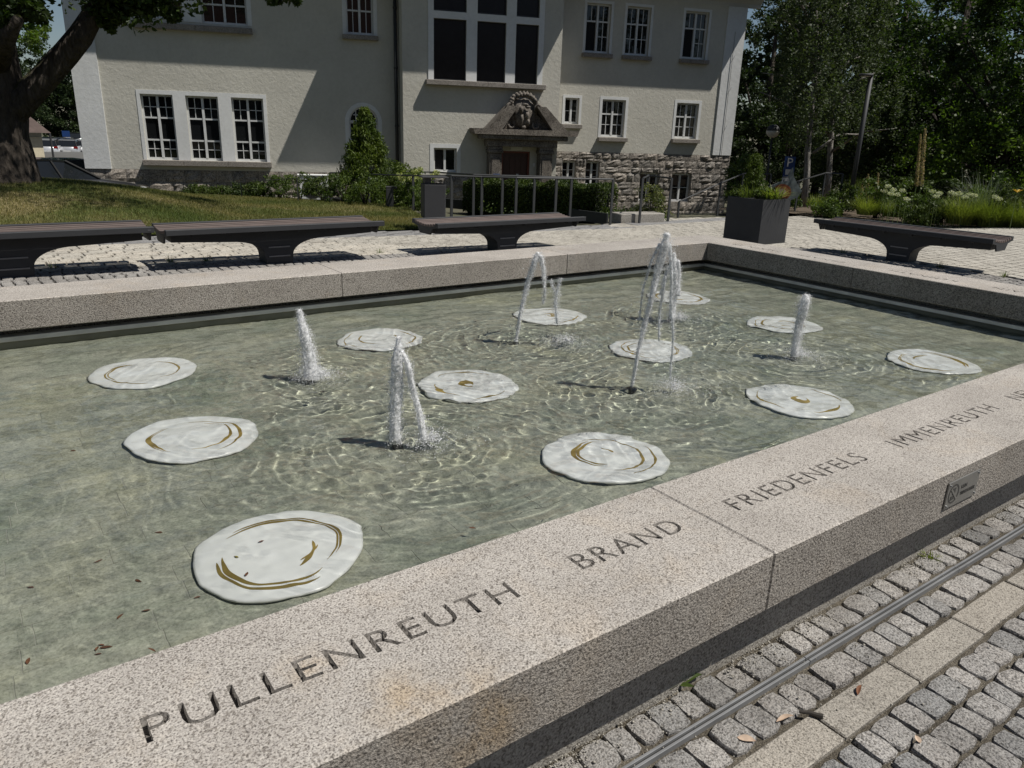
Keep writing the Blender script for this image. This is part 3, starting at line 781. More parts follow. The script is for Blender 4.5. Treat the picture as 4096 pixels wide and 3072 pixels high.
JP = [ # foam streams, clear streams, landing (u), label
 dict(i=0, foam=[[(-0.012, -0.02, 0.046), (-0.012, 0.12, 0.042), (-0.004, 0.28, 0.043), (0.004, 0.40, 0.040), (0.012, 0.48, 0.028), (0.012, 0.535, 0.013)],
                 [(0.02, 0.47, 0.018), (0.055, 0.40, 0.022), (0.075, 0.27, 0.020), (0.11, 0.13, 0.022), (0.13, 0.01, 0.03)]], clear=[], land=0.17, sp=0.13, label='foamy jet with a falling strand, nearest the near wall'),
 dict(i=1, foam=[[(0.02, -0.02, 0.085), (0.01, 0.07, 0.062), (0.0, 0.18, 0.050), (-0.015, 0.29, 0.040), (-0.03, 0.37, 0.026), (-0.036, 0.42, 0.013)]], clear=[], land=0.06, sp=0.10, label='single cone-shaped foamy jet, leftmost in the basin'),
 dict(i=2, foam=[[(0.0, -0.02, 0.010), (0.02, 0.20, 0.014), (0.05, 0.42, 0.020), (0.08, 0.62, 0.026), (0.11, 0.80, 0.034), (0.125, 0.90, 0.038), (0.125, 0.945, 0.020)]],
      clear=[[(0.10, 0.88, 0.03), (0.05, 0.78, 0.02), (0.02, 0.62, 0.014), (0.012, 0.42, 0.010)], [(0.15, 0.88, 0.03), (0.17, 0.74, 0.022), (0.19, 0.56, 0.018), (0.22, 0.36, 0.015), (0.235, 0.05, 0.012)], [(0.14, 0.70, 0.02), (0.13, 0.50, 0.02), (0.14, 0.30, 0.014)]], land=0.26, sp=0.20, label='tallest jet, with clear water sheets around its crown'),
 dict(i=3, foam=[[(0.0, -0.02, 0.012), (0.03, 0.22, 0.018), (0.08, 0.46, 0.024), (0.12, 0.60, 0.030), (0.145, 0.66, 0.022)], [(0.155, 0.64, 0.022), (0.185, 0.52, 0.020), (0.195, 0.40, 0.012)]],
      clear=[[(0.20, 0.40, 0.02), (0.19, 0.28, 0.012)], [(0.31, 0.48, 0.012), (0.29, 0.40, 0.02), (0.28, 0.30, 0.028), (0.30, 0.14, 0.018)], [(0.24, 0.46, 0.014), (0.26, 0.40, 0.016), (0.28, 0.36, 0.02)]], land=0.37, sp=0.15, label='thin arching jet that breaks into drops by the far wall'),
 dict(i=4, foam=[[(0.0, -0.02, 0.040), (0.005, 0.10, 0.036), (0.008, 0.25, 0.038), (0.014, 0.36, 0.046), (0.018, 0.42, 0.044), (0.03, 0.45, 0.02)]], clear=[], land=0.05, sp=0.16, label='short thick jet close to the right wall'),
 dict(i=5, foam=[[(0.0, -0.02, 0.045), (-0.005, 0.2, 0.045), (-0.01, 0.36, 0.04), (-0.025, 0.5, 0.03), (-0.035, 0.56, 0.015)], [(0.03, 0.2, 0.035), (0.02, 0.40, 0.028), (0.005, 0.50, 0.014)]],
      clear=[[(-0.06, 0.45, 0.02), (-0.09, 0.34, 0.02), (-0.11, 0.2, 0.012)]], land=0.06, sp=0.13, label='jet behind the tallest one, near the far corner')]
def octs(P, rad, stretch):
    n = len(P)
    base_ = np.array([[1,0,0],[-1,0,0],[0,1,0],[0,-1,0],[0,0,1],[0,0,-1]], float)
    V = base_[None]*rad[:, None, None]*np.stack([np.ones(n), np.ones(n), stretch], -1)[:, None, :]+P[:, None]
    F_ = np.array([[0,2,4],[2,1,4],[1,3,4],[3,0,4],[2,0,5],[1,2,5],[3,1,5],[0,3,5]])
    return V.reshape(-1, 3), (F_[None]+6*np.arange(n)[:, None, None]).reshape(-1, 3)
def along(paths, m_):
    sg = [(np.array(p0_), np.array(p1_)) for pth in paths for p0_, p1_ in zip(pth[:-1], pth[1:])]
    wts = np.array([np.linalg.norm((b2-a2)[:2])*(0.02+(a2[2]+b2[2])/2) for a2, b2 in sg]); k = rng.choice(len(sg), m_, p=wts/wts.sum()); tt = rng.random(m_)[:, None]
    A = np.array([a2 for a2, b2 in sg]); B = np.array([b2 for a2, b2 in sg]); return A[k]+(B[k]-A[k])*tt
for J in JP:
    jx, jy, jh = JETS[J['i']]
    th = empty('water_jet', (jx, jy, WZ), 0, J['label'], 'water jet', 'fountain jets')
    for k, pth in enumerate(J['foam']): stream([(u, z, r*0.66) for u, z, r in pth], J['i']*10+k, 0.05).build('foam_column', M_foam, th, True)
    for k, pth in enumerate(J['clear']): stream([(u, z, r*0.36) for u, z, r in pth], 70+J['i']*10+k, 0.12).build('water_sheet', M_clear, th, True)
    MB().lathe([(0.022, FLOORZ-WZ), (0.022, -0.03), (0.012, -0.012)], (0, 0, 0), 14).build('nozzle', M_noz, th, True)
    L0 = EU*J['land']
    # spray body: very many fine drops filling the column
    parts_ = []
    for paths, cnt, wob in ((J['foam'], 9000, 0.16), (J['clear'], 3600, 0.35)):
        if not paths: continue
        Q = along(paths, cnt); ta = rng.uniform(0, 2*PI, cnt); rr0 = Q[:, 2]*(0.55+0.42*np.abs(rng.normal(0, 1, cnt)))*(1+np.abs(rng.normal(0, wob, cnt)))*0.85
        zz_ = Q[:, 1]; rr0 = rr0*(1+0.10*np.sin(zz_*47+jx*9)+0.06*np.sin(zz_*101+jy*5))
        du = Q[:, 0]+rr0*np.cos(ta); dv = rr0*np.sin(ta)
        parts_.append((np.stack([du*EU.x+dv*EV.x, du*EU.y+dv*EV.y, np.maximum(0.0, zz_+rng.normal(0, 0.004, cnt))], -1), np.clip(rng.gamma(3, 0.00034, cnt), 0.0004, 0.0028), rng.uniform(1.0, 2.6, cnt)))
    # stray drops flung off
    Q = along(J['foam']+J['clear'], 260 if J['clear'] else 120); m_ = len(Q); sp2 = 0.035 if J['clear'] else 0.018
    du = Q[:, 0]+rng.normal(0, sp2, m_); dv = rng.normal(0, sp2, m_); dz = np.maximum(0.004, Q[:, 1]+rng.normal(0, sp2, m_))
    parts_.append((np.stack([du*EU.x+dv*EV.x, du*EU.y+dv*EV.y, dz], -1), np.clip(rng.gamma(2, 0.0009, m_), 0.0007, 0.0045), rng.uniform(0.9, 1.6, m_)))
    # splash where the water lands
    n = 4500
    rr2 = np.abs(rng.normal(0, J['sp'], n)); an = rng.uniform(0, 2*PI, n)
    parts_.append((np.stack([L0.x+rr2*np.cos(an), L0.y+rr2*np.sin(an), np.abs(rng.normal(0, 0.012, n))*np.exp(-rr2/0.16)*2.4+0.0005], -1), np.clip(rng.gamma(2.0, 0.0007, n), 0.0005, 0.0042)*np.where(rr2 < 0.07, 1.2, 0.8), np.full(n, 0.8)))
    V, F_ = octs(np.concatenate([p_[0] for p_ in parts_]), np.concatenate([p_[1] for p_ in parts_]), np.concatenate([p_[2] for p_ in parts_]))
    tag(obj('drops', mesh_np('drops', V, F_), M_drop, th, True), kind='stuff')

# ------------------------------------------------------------------ fallen leaves on floor, discs and paving
M_leafb = simple('brown_leaf', (0.16, 0.07, 0.035), 0.7, 0, 0.5, 30)
M_leafy = simple('yellow_leaf', (0.30, 0.25, 0.05), 0.7, 0, 0.3, 30)
M_leafp = simple('pale_leaf', (0.42, 0.32, 0.24), 0.75, 0, 0.3, 40)
def leaf_mesh(k, L, W):
    r_ = random.Random(k); V = []; ns = 6
    for i in range(ns+1):
        t = i/ns; w_ = W*math.sin(PI*t**0.8)*0.5+0.0004; bend = 0.25*L*math.sin(t*2.2+k); lift = 0.12*L*math.sin(PI*t)+0.003
        V += [(L*(t-0.5), bend*0.4-w_, lift*0.6), (L*(t-0.5), bend*0.4, lift*0.2), (L*(t-0.5), bend*0.4+w_, lift)]
    Fs = [(3*i+j, 3*i+j+1, 3*i+j+4, 3*i+j+3) for i in range(ns) for j in range(2)]
    return MB().add(V, Fs)
leaf_px = [(300, 1846, FLOORZ, 0), (590, 2485, FLOORZ, 0), (395, 2640, FLOORZ, 0), (412, 2625, FLOORZ, 0), (432, 2632, FLOORZ, 0), (400, 2660, FLOORZ, 0), (610, 2605, WZ, 0),
           (125, 2690, FLOORZ, 0), (490, 2510, FLOORZ, 0), (795, 2435, FLOORZ, 0), (560, 2365, FLOORZ, 0), (130, 2398, FLOORZ, 0), (400, 2290, FLOORZ, 0), (1045, 2187, DZ, 0), (948, 2250, DZ, 1), (988, 2320, DZ, 0), (1890, 2117, WZ, 0), (640, 2170, FLOORZ, 0)]
for k, (px, py, z, mt) in enumerate(leaf_px):
    p = onz(px, py, z)
    o = leaf_mesh(k, random.uniform(0.018, 0.034), random.uniform(0.006, 0.011)).build('fallen_leaf', M_leafy if mt else M_leafb, None)
    o.location = (p.x, p.y, z+0.004); o.rotation_euler = (0, 0, random.uniform(0, 6.28))
    lab = 'yellow leaf on the nearest white disc' if mt else ('small brown leaf on the nearest white disc' if z == DZ else 'small curled brown leaf in the shallow water')
    tag(o, lab, 'leaf', 'leaves in the basin' if not mt else None)
    CAUSTIC_RECEIVERS.append(o)
for k, (px, py, L, W, mt, lab) in enumerate([(2985, 2965, 0.05, 0.022, M_leafp, 'pale pinkish dry leaf on the cobbles beside the slot drain'), (3140, 2885, 0.065, 0.012, M_leafp, 'slim tan dry leaf beside the black twig stub'),
                                   (3440, 2770, 0.055, 0.012, M_leafb, 'dark red curled leaf on the pale edge slabs'), (3670, 2965, 0.03, 0.018, M_leafp, 'small folded tan leaf between lower right cobbles')]):
    p = onz(px, py, 0.0)
    o = leaf_mesh(30+k, L, W).build('fallen_leaf', mt, None); o.location = (p.x, p.y, 0.006); o.rotation_euler = (0, 0, R(-60+k*40))
    tag(o, lab, 'leaf')
p = onz(3245, 2870, 0.0)
tw = MB().tube([(-0.035, 0.0, 0.012), (-0.01, 0.003, 0.013), (0.03, -0.004, 0.014)], [0.004, 0.006, 0.008], 8).build('twig', simple('twig_bark', (0.035, 0.03, 0.025), 0.9, 0, 0.4, 60), None)
tw.location = (p.x, p.y, 0.0); tw.rotation_euler = (0, 0, R(-50)); tag(tw, 'short thick black twig lying across the edge slab joint', 'twig')

# ------------------------------------------------------------------ plaque on the near wall
pq = empty('plaque', (2.957, Y0-0.001, 0.295), 0, 'small grey steel plaque reading KEIN TRINKWASSER on the near wall', 'sign')
M_plq = simple('plaque_steel', (0.30, 0.295, 0.28), 0.42, 0.75, 0.1, 12)
M_plqd = simple('plaque_cut', (0.06, 0.058, 0.055), 0.6, 0.2)
PW, PH = 0.124, 0.110
MB().box(-PW, PW, -0.006, 0.0, 0, PH, 0.001).build('plate', M_plq, pq)
for a, b_ in ((-PW+0.012, 0.012), (PW-0.012, 0.012), (-PW+0.012, PH-0.012), (PW-0.012, PH-0.012)):
    MB().lathe([(0.004, 0), (0.004, 0.004), (0.002, 0.005)], (0, 0, 0), 8).build('screw', M_steel, pq)
    pq.children[-1].location = (a, -0.006, b_); pq.children[-1].rotation_euler = (R(90), 0, 0)
def flat(name, poly, mat, par, y=-0.0068, th=0.0006):
    return MB().prism(poly, 'y', y, y+th).build(name, mat, par)
cxp, czp, rp = -0.072, 0.055, 0.040
ringp = [(cxp+rp*math.cos(R(a)), czp+rp*math.sin(R(a))) for a in range(0, 360, 12)]
inn = [(cxp+(rp-0.006)*math.cos(R(a)), czp+(rp-0.006)*math.sin(R(a))) for a in range(0, 360, 12)]
n = len(ringp)
rg = MB().add([(p[0], -0.0070, p[1]) for p in ringp]+[(p[0], -0.0070, p[1]) for p in inn], [(i, (i+1) % n, (i+1) % n+n, i+n) for i in range(n)]).build('prohibition_ring', M_plqd, pq)
flat('glass_symbol', [(cxp-0.012, czp+0.024), (cxp+0.012, czp+0.024), (cxp+0.009, czp-0.004), (cxp-0.009, czp-0.004)], M_plqd, pq, -0.0069)
flat('tap_symbol', [(cxp-0.02, czp-0.008), (cxp+0.014, czp-0.008), (cxp+0.014, czp-0.022), (cxp-0.02, czp-0.026)], M_plqd, pq, -0.0069)
flat('bar', [(cxp-0.030, czp+0.022), (cxp-0.024, czp+0.029), (cxp+0.030, czp-0.022), (cxp+0.024, czp-0.029)], M_plq, pq, -0.0078)
def text_obj(name, s_, size, mat, parent, loc, rot, ext=0.0004, align='LEFT', sx=1.0):
    cu = bpy.data.curves.new(name, 'FONT'); cu.body = s_; cu.size = size; cu.extrude = ext; cu.align_x = align; cu.resolution_u = 2
    o = bpy.data.objects.new(name, cu); COL.objects.link(o); bpy.context.view_layer.update()
    me = bpy.data.meshes.new_from_object(o.evaluated_get(bpy.context.evaluated_depsgraph_get())); bpy.data.objects.remove(o)
    me.materials.clear(); me.materials.append(mat)
    o = bpy.data.objects.new(name, me); link(o, parent); o.location = loc; o.rotation_euler = rot; o.scale = (sx, 1, 1); return o
text_obj('lettering', 'KEIN', 0.022, M_plqd, pq, (-0.018, -0.0068, 0.062), (R(90), 0, 0))
text_obj('lettering', 'TRINKWASSER', 0.022, M_plqd, pq, (-0.018, -0.0068, 0.034), (R(90), 0, 0), sx=0.82)
# ================================================================== STREET FURNITURE
M_anth = simple('anthracite_metal', (0.032, 0.033, 0.036), 0.62, 0.0, 0.12, 6, 0.08, 300)
M_slat = simple('slat_brown', (0.125, 0.095, 0.085), 0.62, 0, 0.18, 5, 0.1, 120, perobj=0.1)
M_pale = simple('pale_stripe', (0.20, 0.20, 0.21), 0.4, 0.4)
def make_bench(L=2.61, W=0.72, H=0.48):
    """bench along local x, front edge at local y=0; a pedestal in the middle"""
    root = bpy.data.objects.new('bench', None); root.empty_display_size = 0.1; COL.objects.link(root)
    # slats follow a shallow wave across the width
    def wz(t): return H-0.018*math.sin(PI*t)+0.010*math.cos(2*PI*t)-0.010
    ns = 8; edge = 0.075
    sw = (W-2*edge)/ns
    for i in range(ns):
        y0 = edge+i*sw; z = wz((y0+sw/2)/W)
        MB().box(-L/2, L/2, y0+0.008, y0+sw-0.008, z-0.03, z, 0.003).build('slat', M_slat, root)
    for y0, y1 in ((0.0, edge), (W-edge, W)):
        n_ = 10
        MB().box(-L/2, L/2, y0+0.001, y1-0.001, H-0.062, H, 0.004).build('edge_rail', M_anth, root)
    # curved end profiles
    prof = [(0.02, H-0.012)]+[(t*W, wz(t)-0.030) for t in np.linspace(0.06, 0.94, 12)]+[(W-0.02, H-0.012), (W-0.03, H-0.06), (W*0.78, H-0.085), (W*0.70, H-0.17), (W*0.30, H-0.17), (W*0.22, H-0.085), (0.03, H-0.06)]
    for sx in (-1, 1):
        MB().prism(prof, 'x', sx*(L/2-0.026), sx*(L/2-0.004)).build('end_plate', M_anth, root)
    # beam with arched pedestal, cut from one profile
    b0, b1 = L/2-0.09, 0.16
    top = H-0.078
    prof = [(-b0, top), (b0, top), (b0, top-0.085)]
    for t in np.linspace(0, 1, 12):      # underside rises to the pedestal in a quarter arch
        a = t*PI/2; prof.append((0.56-(0.56-b1-0.01)*math.sin(a), top-0.115-(top-0.115-0.10)*(1-math.cos(a))))
    prof += [(b1, 0.0), (-b1, 0.0)]
    for t in np.linspace(1, 0, 12):
        a = t*PI/2; prof.append((-(0.56-(0.56-b1-0.01)*math.sin(a)), top-0.115-(top-0.115-0.10)*(1-math.cos(a))))
    prof += [(-b0, top-0.085)]
    MB().prism(prof, 'y', 0.22, W-0.22).build('pedestal', M_anth, root)
    for z in (0.20, 0.09):
        MB().box(-0.13, 0.13, 0.212, 0.219, z-0.008, z+0.008).build('stripe', M_pale, root)
    for k in range(6):
        x_ = -L/2+0.3+k*(L-0.6)/5
        MB().box(x_-0.02, x_+0.02, 0.05, W-0.05, H-0.088, H-0.063).build('bracket', M_anth, root)
    return root
b0 = make_bench()
benches = [((0.335, 8.87, g1(0.8, 9.1)), 0.0, 'slatted bench cut by the left edge, small pale label on its rail'),
           ((3.055, 8.87, g1(3.05, 9.1)), 0.0, 'slatted bench in the middle of the left row before the lawn'),
           ((6.43, 8.85, g1(6.4, 9.1)), 0.0, 'slatted bench before the litter bin and railing'),
           ((10.58, 5.55, 0.0), R(-90+3.4), 'slatted bench by the right wall of the basin, end towards us')]
for i, (loc, rz, lab) in enumerate(benches):
    o = b0 if i == 0 else dup(b0)
    o.location = loc
    o.rotation_euler = (0, 0, rz)
    tag(o, lab, 'bench', 'dark slatted benches around the fountain')
    if i == 3: o.scale = (0.955, 0.97, 1)
# bench beside the right wall: its long front edge faces the basin
p0 = Vector((10.57, 5.55)); 
MB().box(1.24, 1.30-0.03, -0.002, 0.0005, 0.445, 0.452).build('label_plate', M_pale, b0)

def post_h(base, py):
    """height of an upright on base whose top shows at photo row py"""
    lo, hi = 0.0, 8.0
    for _ in range(40):
        m = (lo+hi)/2
        if proj_px((base[0], base[1], base[2]+m))[1] > py: lo = m
        else: hi = m
    return lo
# litter bin
pb = onz(1733, 922, -0.10)
bn = empty('litter_bin', pb, R(-20), 'square anthracite litter bin with flat lid beside the middle bench', 'bin')
MB().box(-0.19, 0.19, -0.17, 0.17, 0.22, 0.80, 0.015).build('body', M_anth, bn)
MB().box(-0.06, 0.06, -0.06, 0.06, 0.0, 0.22).build('post', M_anth, bn)
MB().box(-0.16, -0.06, -0.14, 0.14, 0.80, 0.90).build('neck', M_anth, bn)
MB().box(-0.22, 0.23, -0.20, 0.20, 0.90, 0.92, 0.004).build('lid', M_anth, bn)
# bollard lights
for (px, py, yt, zg, lab) in ((1560, 826, 745, -0.26, 'low box bollard light at the edge of the lawn'), (2128, 838, 790, -0.28, 'low box bollard light before the clipped hedge')):
    p = onz(px, py, zg); h = post_h(p, yt)
    o = empty('bollard_light', p, R(-25), lab, 'bollard')
    MB().box(-0.09, 0.09, -0.09, 0.09, 0, h-0.06, 0.006).build('post', M_anth, o)
    MB().box(-0.09, 0.17, -0.09, 0.09, h-0.06, h, 0.006).build('lamp_head', M_anth, o)
# planter
pl = empty('planter', (10.55, 7.86, 0), 0, 'square anthracite planter box with grassy plants at the basin corner', 'planter')
hp = 0.70
for a in ((-0.35, 0.35, -0.35, -0.33), (-0.35, 0.35, 0.33, 0.35), (-0.35, -0.33, -0.33, 0.33), (0.33, 0.35, -0.33, 0.33)):
    MB().box(*a, 0.0, hp, 0.0).build('side_panel', M_anth, pl)
MB().box(-0.325, 0.325, -0.325, 0.325, 0.02, hp-0.07).build('soil', M_soil, pl)

# ------------------------------------------------------------------ railings
M_rail = simple('railing_grey', (0.030, 0.032, 0.034), 0.6, 0.0)
def railing(label, pts, z=None, end=True, thick=0.028, flat_=True):
    """pts: (px, py base, py top, ground z)"""
    P = []
    for px, py, yt, zg in pts:
        b = onz(px, py, zg); P.append((b, post_h(b, yt)))
    c = P[len(P)//2][0]
    r_ = empty('railing', c, 0, label, 'railing', 'grey railings')
    for b, h in P:
        q = b-c
        MB().box(q.x-thick, q.x+thick, q.y-0.012, q.y+0.012, q.z-0.05, q.z+h).build('post', M_rail, r_)
    for (a, ha), (b, hb) in zip(P[:-1], P[1:]):
        A = a-c+Vector((0, 0, ha)); B = b-c+Vector((0, 0, hb))
        MB().tube([A, B], 0.020 if thick > 0.01 else 0.008, 6).build('handrail', M_rail, r_)
    return r_
def zc(x, y): return (1800+x*0.5425, y*0.5425)
def rp(x, yb, yt, zg=-0.3): a, b_ = zc(x, yb); return (a, b_, yt*0.5425, zg)
railing('front railing with bent flat posts before the hedge', [rp(-595, 1500, 1285), rp(-270, 1560, 1295), rp(10, 1640, 1297, -0.16), rp(230, 1645, 1303, -0.16), rp(480, 1655, 1310, -0.16), rp(770, 1655, 1315, -0.16), rp(1180, 1652, 1322, -0.16)])
railing('rear railing close behind the litter bin', [rp(-880, 1480, 1275, -0.35), rp(-120, 1500, 1268, -0.35), rp(170, 1618, 1288, -0.18), rp(380, 1624, 1295, -0.18), rp(612, 1630, 1301, -0.18), rp(880, 1636, 1310, -0.18)])
railing('short railing frame right of the clipped hedge', [rp(1395, 1640, 1315, -0.16), rp(1440, 1600, 1295, -0.2), rp(1605, 1635, 1315, -0.18)])
railing('sloping stair handrail before the rubble wall', [rp(1680, 1590, 1485, -0.3), rp(1970, 1578, 1350, -0.3), rp(2130, 1560, 1280, -0.3), rp(2330, 1560, 1285, -0.3)])
def ze(x, yb, yt, zg=-0.1): return (2900+x*0.5424, yb*0.5424, yt*0.5424, zg)
railing('stair railing beside the lamp post and birches', [ze(440, 1540, 1362, -0.1), ze(515, 1545, 1335), ze(700, 1550, 1276), ze(825, 1555, 1282)])
# thin wire fence along the shrubs left of the bay
wf = []
def zA(x, y): return (600+x*0.5512, 640+y*0.5512)
for x, yb, yt in ((0, 200, 150), (245, 225, 172), (665, 265, 160), (1075, 292, 133)):
    a, b_ = zA(x, yb); wf.append((a, b_, 640+yt*0.5512, -0.2))
railing('thin low wire rail between lawn and shrubs', wf, thick=0.008)

# ------------------------------------------------------------------ lamps and sign
p = onz(3393, 838, -0.05); h = post_h(p, 300)
lp = empty('street_lamp', p, R(-36), 'tall slim dark street lamp with flat round head', 'street lamp')
MB().tube([(0, 0, 0), (0, 0, h-0.02)], [0.055, 0.055], 14).build('post', M_anth, lp, True)
MB().lathe([(0.03, -0.01), (0.17, 0.0), (0.18, 0.03), (0.16, 0.05)], (-0.13, 0, h-0.03), 24).build('lamp_head', M_anth, lp, True)
MB().lathe([(0.12, 0.0), (0.12, 0.006)], (-0.13, 0, h-0.040), 20).build('diffuser', simple('lamp_diffuser', (0.55, 0.52, 0.42), 0.4), lp)
pg = at_dist(3092, 525, 25.0)
gz_ = g1(pg.x, pg.y)
gl = empty('globe_lamp', (pg.x, pg.y, gz_), 0, 'park lamp with grey globe in front of the dark trees', 'street lamp')
MB().tube([(0, 0, 0), (0, 0, pg.z-gz_-0.1)], 0.035, 10).build('post', M_anth, gl, True)
bm_ = MB(); 
def sphere_prof(r, a0, a1, n=9): return [(max(0.002, r*math.cos(R(a0+(a1-a0)*i/n))), r*math.sin(R(a0+(a1-a0)*i/n))) for i in range(n+1)]
MB().lathe(sphere_prof(0.19, -88, 5), (0, 0, pg.z-gz_), 20).build('globe', simple('globe_glass', (0.45, 0.44, 0.40), 0.3), gl, True)
MB().lathe(sphere_prof(0.195, 5, 88), (0, 0, pg.z-gz_), 20).build('cap', M_anth, gl, True)
# parking sign
pp = at_dist(3155, 680, 27.0); gzp = g1(pp.x, pp.y)
sg = empty('parking_sign', (pp.x, pp.y, gzp), R(-36-8), 'blue parking sign with letter P and white plate below', 'sign')
hz = pp.z-gzp
MB().tube([(0, 0.03, 0), (0, 0.03, hz+0.42)], 0.025, 8).build('post', M_steel, sg, True)
M_blue = simple('sign_blue', (0.012, 0.045, 0.16), 0.4); M_white = simple('sign_white', (0.62, 0.62, 0.60), 0.5)
MB().box(-0.17, 0.17, -0.006, 0.004, hz-0.22, hz+0.42).build('sign_plate', M_blue, sg)
MB().box(-0.155, 0.155, -0.008, -0.006, hz-0.205, hz-0.195).build('border', M_white, sg)
text_obj('lettering', 'P', 0.40, M_white, sg, (0, -0.010, hz+0.10), (R(90), 0, 0), 0.001, 'CENTER')
MB().box(-0.10, 0.10, -0.010, -0.007, hz-0.15, hz+0.02).build('pictogram', M_white, sg)
MB().box(-0.17, 0.17, -0.006, 0.004, hz-0.50, hz-0.24).build('plate_below', M_white, sg)
text_obj('lettering', 'E →', 0.16, simple('sign_black', (0.02, 0.02, 0.02), 0.5), sg, (0, -0.008, hz-0.42), (R(90), 0, 0), 0.001, 'CENTER')
# painted fish figure board behind the planter
pf = at_dist(3135, 765, 21.0); gzf = g1(pf.x, pf.y)
fb = empty('fish_board', (pf.x, pf.y, gzf), R(-40), 'painted fish-shaped board with a round orange and white spot on two legs', 'figure')
hf = pf.z-gzf
body = [(-0.50, -0.05), (-0.38, 0.10), (-0.15, 0.22), (0.10, 0.26), (0.05, 0.42), (0.14, 0.60), (0.20, 0.36), (0.34, 0.16), (0.45, 0.02), (0.36, -0.14), (0.10, -0.26), (-0.15, -0.26), (-0.36, -0.16)]
MB().prism([(x, z+hf) for x, z in body], 'y', -0.02, 0.02).build('board', simple('board_grey_blue', (0.11, 0.13, 0.13), 0.7, 0, 0.6, 9), fb)
for rr0, col, yk in ((0.235, (0.17, 0.045, 0.012), -0.023), (0.17, (0.28, 0.12, 0.035), -0.026), (0.10, (0.42, 0.32, 0.22), -0.029)):
    MB().prism([(-0.05+rr0*math.cos(a), hf-0.02+rr0*0.85*math.sin(a)) for a in np.linspace(0, 2*PI, 22, endpoint=False)], 'y', yk, yk+0.003).build('spot', simple('spot_%d' % int(rr0*1000), col, 0.7, 0, 0.3, 12), fb)
for x_ in (-0.12, 0.12): MB().tube([(x_, 0, 0), (x_, 0, hf-0.2)], 0.02, 8).build('leg', M_steel, fb)
# granite step block at the hedge end
ps = onz(2595, 890, -0.16)
st = MB().box(-0.55, 0.55, -0.22, 0.22, -0.05, 0.17, 0.012).build('step_block', M_plinth, None); st.location = ps+Vector((0.0, 0.35, 0)); st.rotation_euler = (0, 0, R(-12))
tag(st, 'pale granite block at the end of the hedge', 'stone block')
# low metal edging along the shrub bed
ed = MB()
epts = [onz(*zA(1270, 312), -0.3), onz(1400, 812, -0.3), onz(1560, 808, -0.3), onz(1700, 808, -0.3), onz(1850, 822, -0.3), onz(2050, 838, -0.3), onz(2270, 858, -0.22), onz(2430, 880, -0.18)]
for a, b_ in zip(epts[:-1], epts[1:]):
    d = (b_-a); nrm = Vector((-d.y, d.x, 0)).normalized()*0.02
    ed.add([a-nrm-Vector((0, 0, .1)), b_-nrm-Vector((0, 0, .1)), b_+nrm-Vector((0, 0, .1)), a+nrm-Vector((0, 0, .1)), a-nrm+Vector((0, 0, .14)), b_-nrm+Vector((0, 0, .14)), b_+nrm+Vector((0, 0, .14)), a+nrm+Vector((0, 0, .14))],
           [(0,3,2,1),(4,5,6,7),(0,1,5,4),(1,2,6,5),(2,3,7,6),(3,0,4,7)])
tag(ed.build('bed_edging', M_rail, None), 'low grey metal edging in front of the shrubs and hedge', 'edging')
# ================================================================== BUILDING
BD = 27.0
K = BD/22.0
def ks(s): return s*K
def kz(z): return CAM_H+(z-CAM_H)*K
KB = (BD-0.85)/22.0
def bs(s): return s*KB
def bz(z): return CAM_H+(z-CAM_H)*KB
bld = empty('building', NV*BD, FA, 'two-storey plastered building with projecting entrance bay and stone base', 'building')
def plaster(name, col, bstr=0.5):
    m, nt, b = new_mat(name)
    p = geo_pos(nt)
    n1 = noise(nt, p, 9, 8, 0.7, 0.3); n2 = noise(nt, p, 0.7, 5, 0.6)
    c = ramp(nt, n2, [(0.3, tuple(x*0.92 for x in col)), (0.7, tuple(x*1.06 for x in col))])
    c = mixc(nt, 1.0, c, ramp(nt, n1, [(0.3, (0.93, 0.93, 0.92)), (0.7, (1.05, 1.05, 1.05))]), 'MULTIPLY')
    nt.links.new(c, b.inputs['Base Color']); b.inputs['Roughness'].default_value = 0.92; b.inputs['Specular IOR Level'].default_value = 0.2
    nt.links.new(bump(nt, n1, bstr, 0.03), b.inputs['Normal']); return m
M_pl = plaster('plaster_beige', (0.52, 0.505, 0.45)); M_plw = plaster('plaster_white', (0.62, 0.63, 0.63), 0.3)
M_trim = plaster('trim_white', (0.66, 0.67, 0.67), 0.15)
M_frame = simple('window_paint', (0.60, 0.61, 0.61), 0.45)
M_sill = granite('sill_stone', (0.27, 0.25, 0.23), (0.22, 0.205, 0.185), (0.13, 0.12, 0.11), bstr=0.3, scale=60)
M_rubble = granite('rubble_stone', (0.29, 0.268, 0.24), (0.22, 0.203, 0.182), (0.10, 0.094, 0.084), bstr=1.0, scale=26, wear=0.6, perobj=0.22)
M_mortar = simple('mortar', (0.22, 0.205, 0.185), 0.95, 0, 0.25, 8)
M_sand = granite('carved_sandstone', (0.17, 0.155, 0.135), (0.125, 0.112, 0.098), (0.055, 0.05, 0.045), bstr=0.8, scale=30, wear=0.7, perobj=0.1)
M_dark = simple('dark_interior', (0.008, 0.008, 0.009), 0.9)
def glass_pane():
    m, nt, b = new_mat('window_glass')
    b.inputs['Base Color'].default_value = (0.010, 0.011, 0.012, 1); b.inputs['Roughness'].default_value = 0.03; b.inputs['Specular IOR Level'].default_value = 0.5
    nt.links.new(bump(nt, noise(nt, geo_pos(nt), 1.6, 2), 0.05, 0.02), b.inputs['Normal']); return m
M_glass = glass_pane()
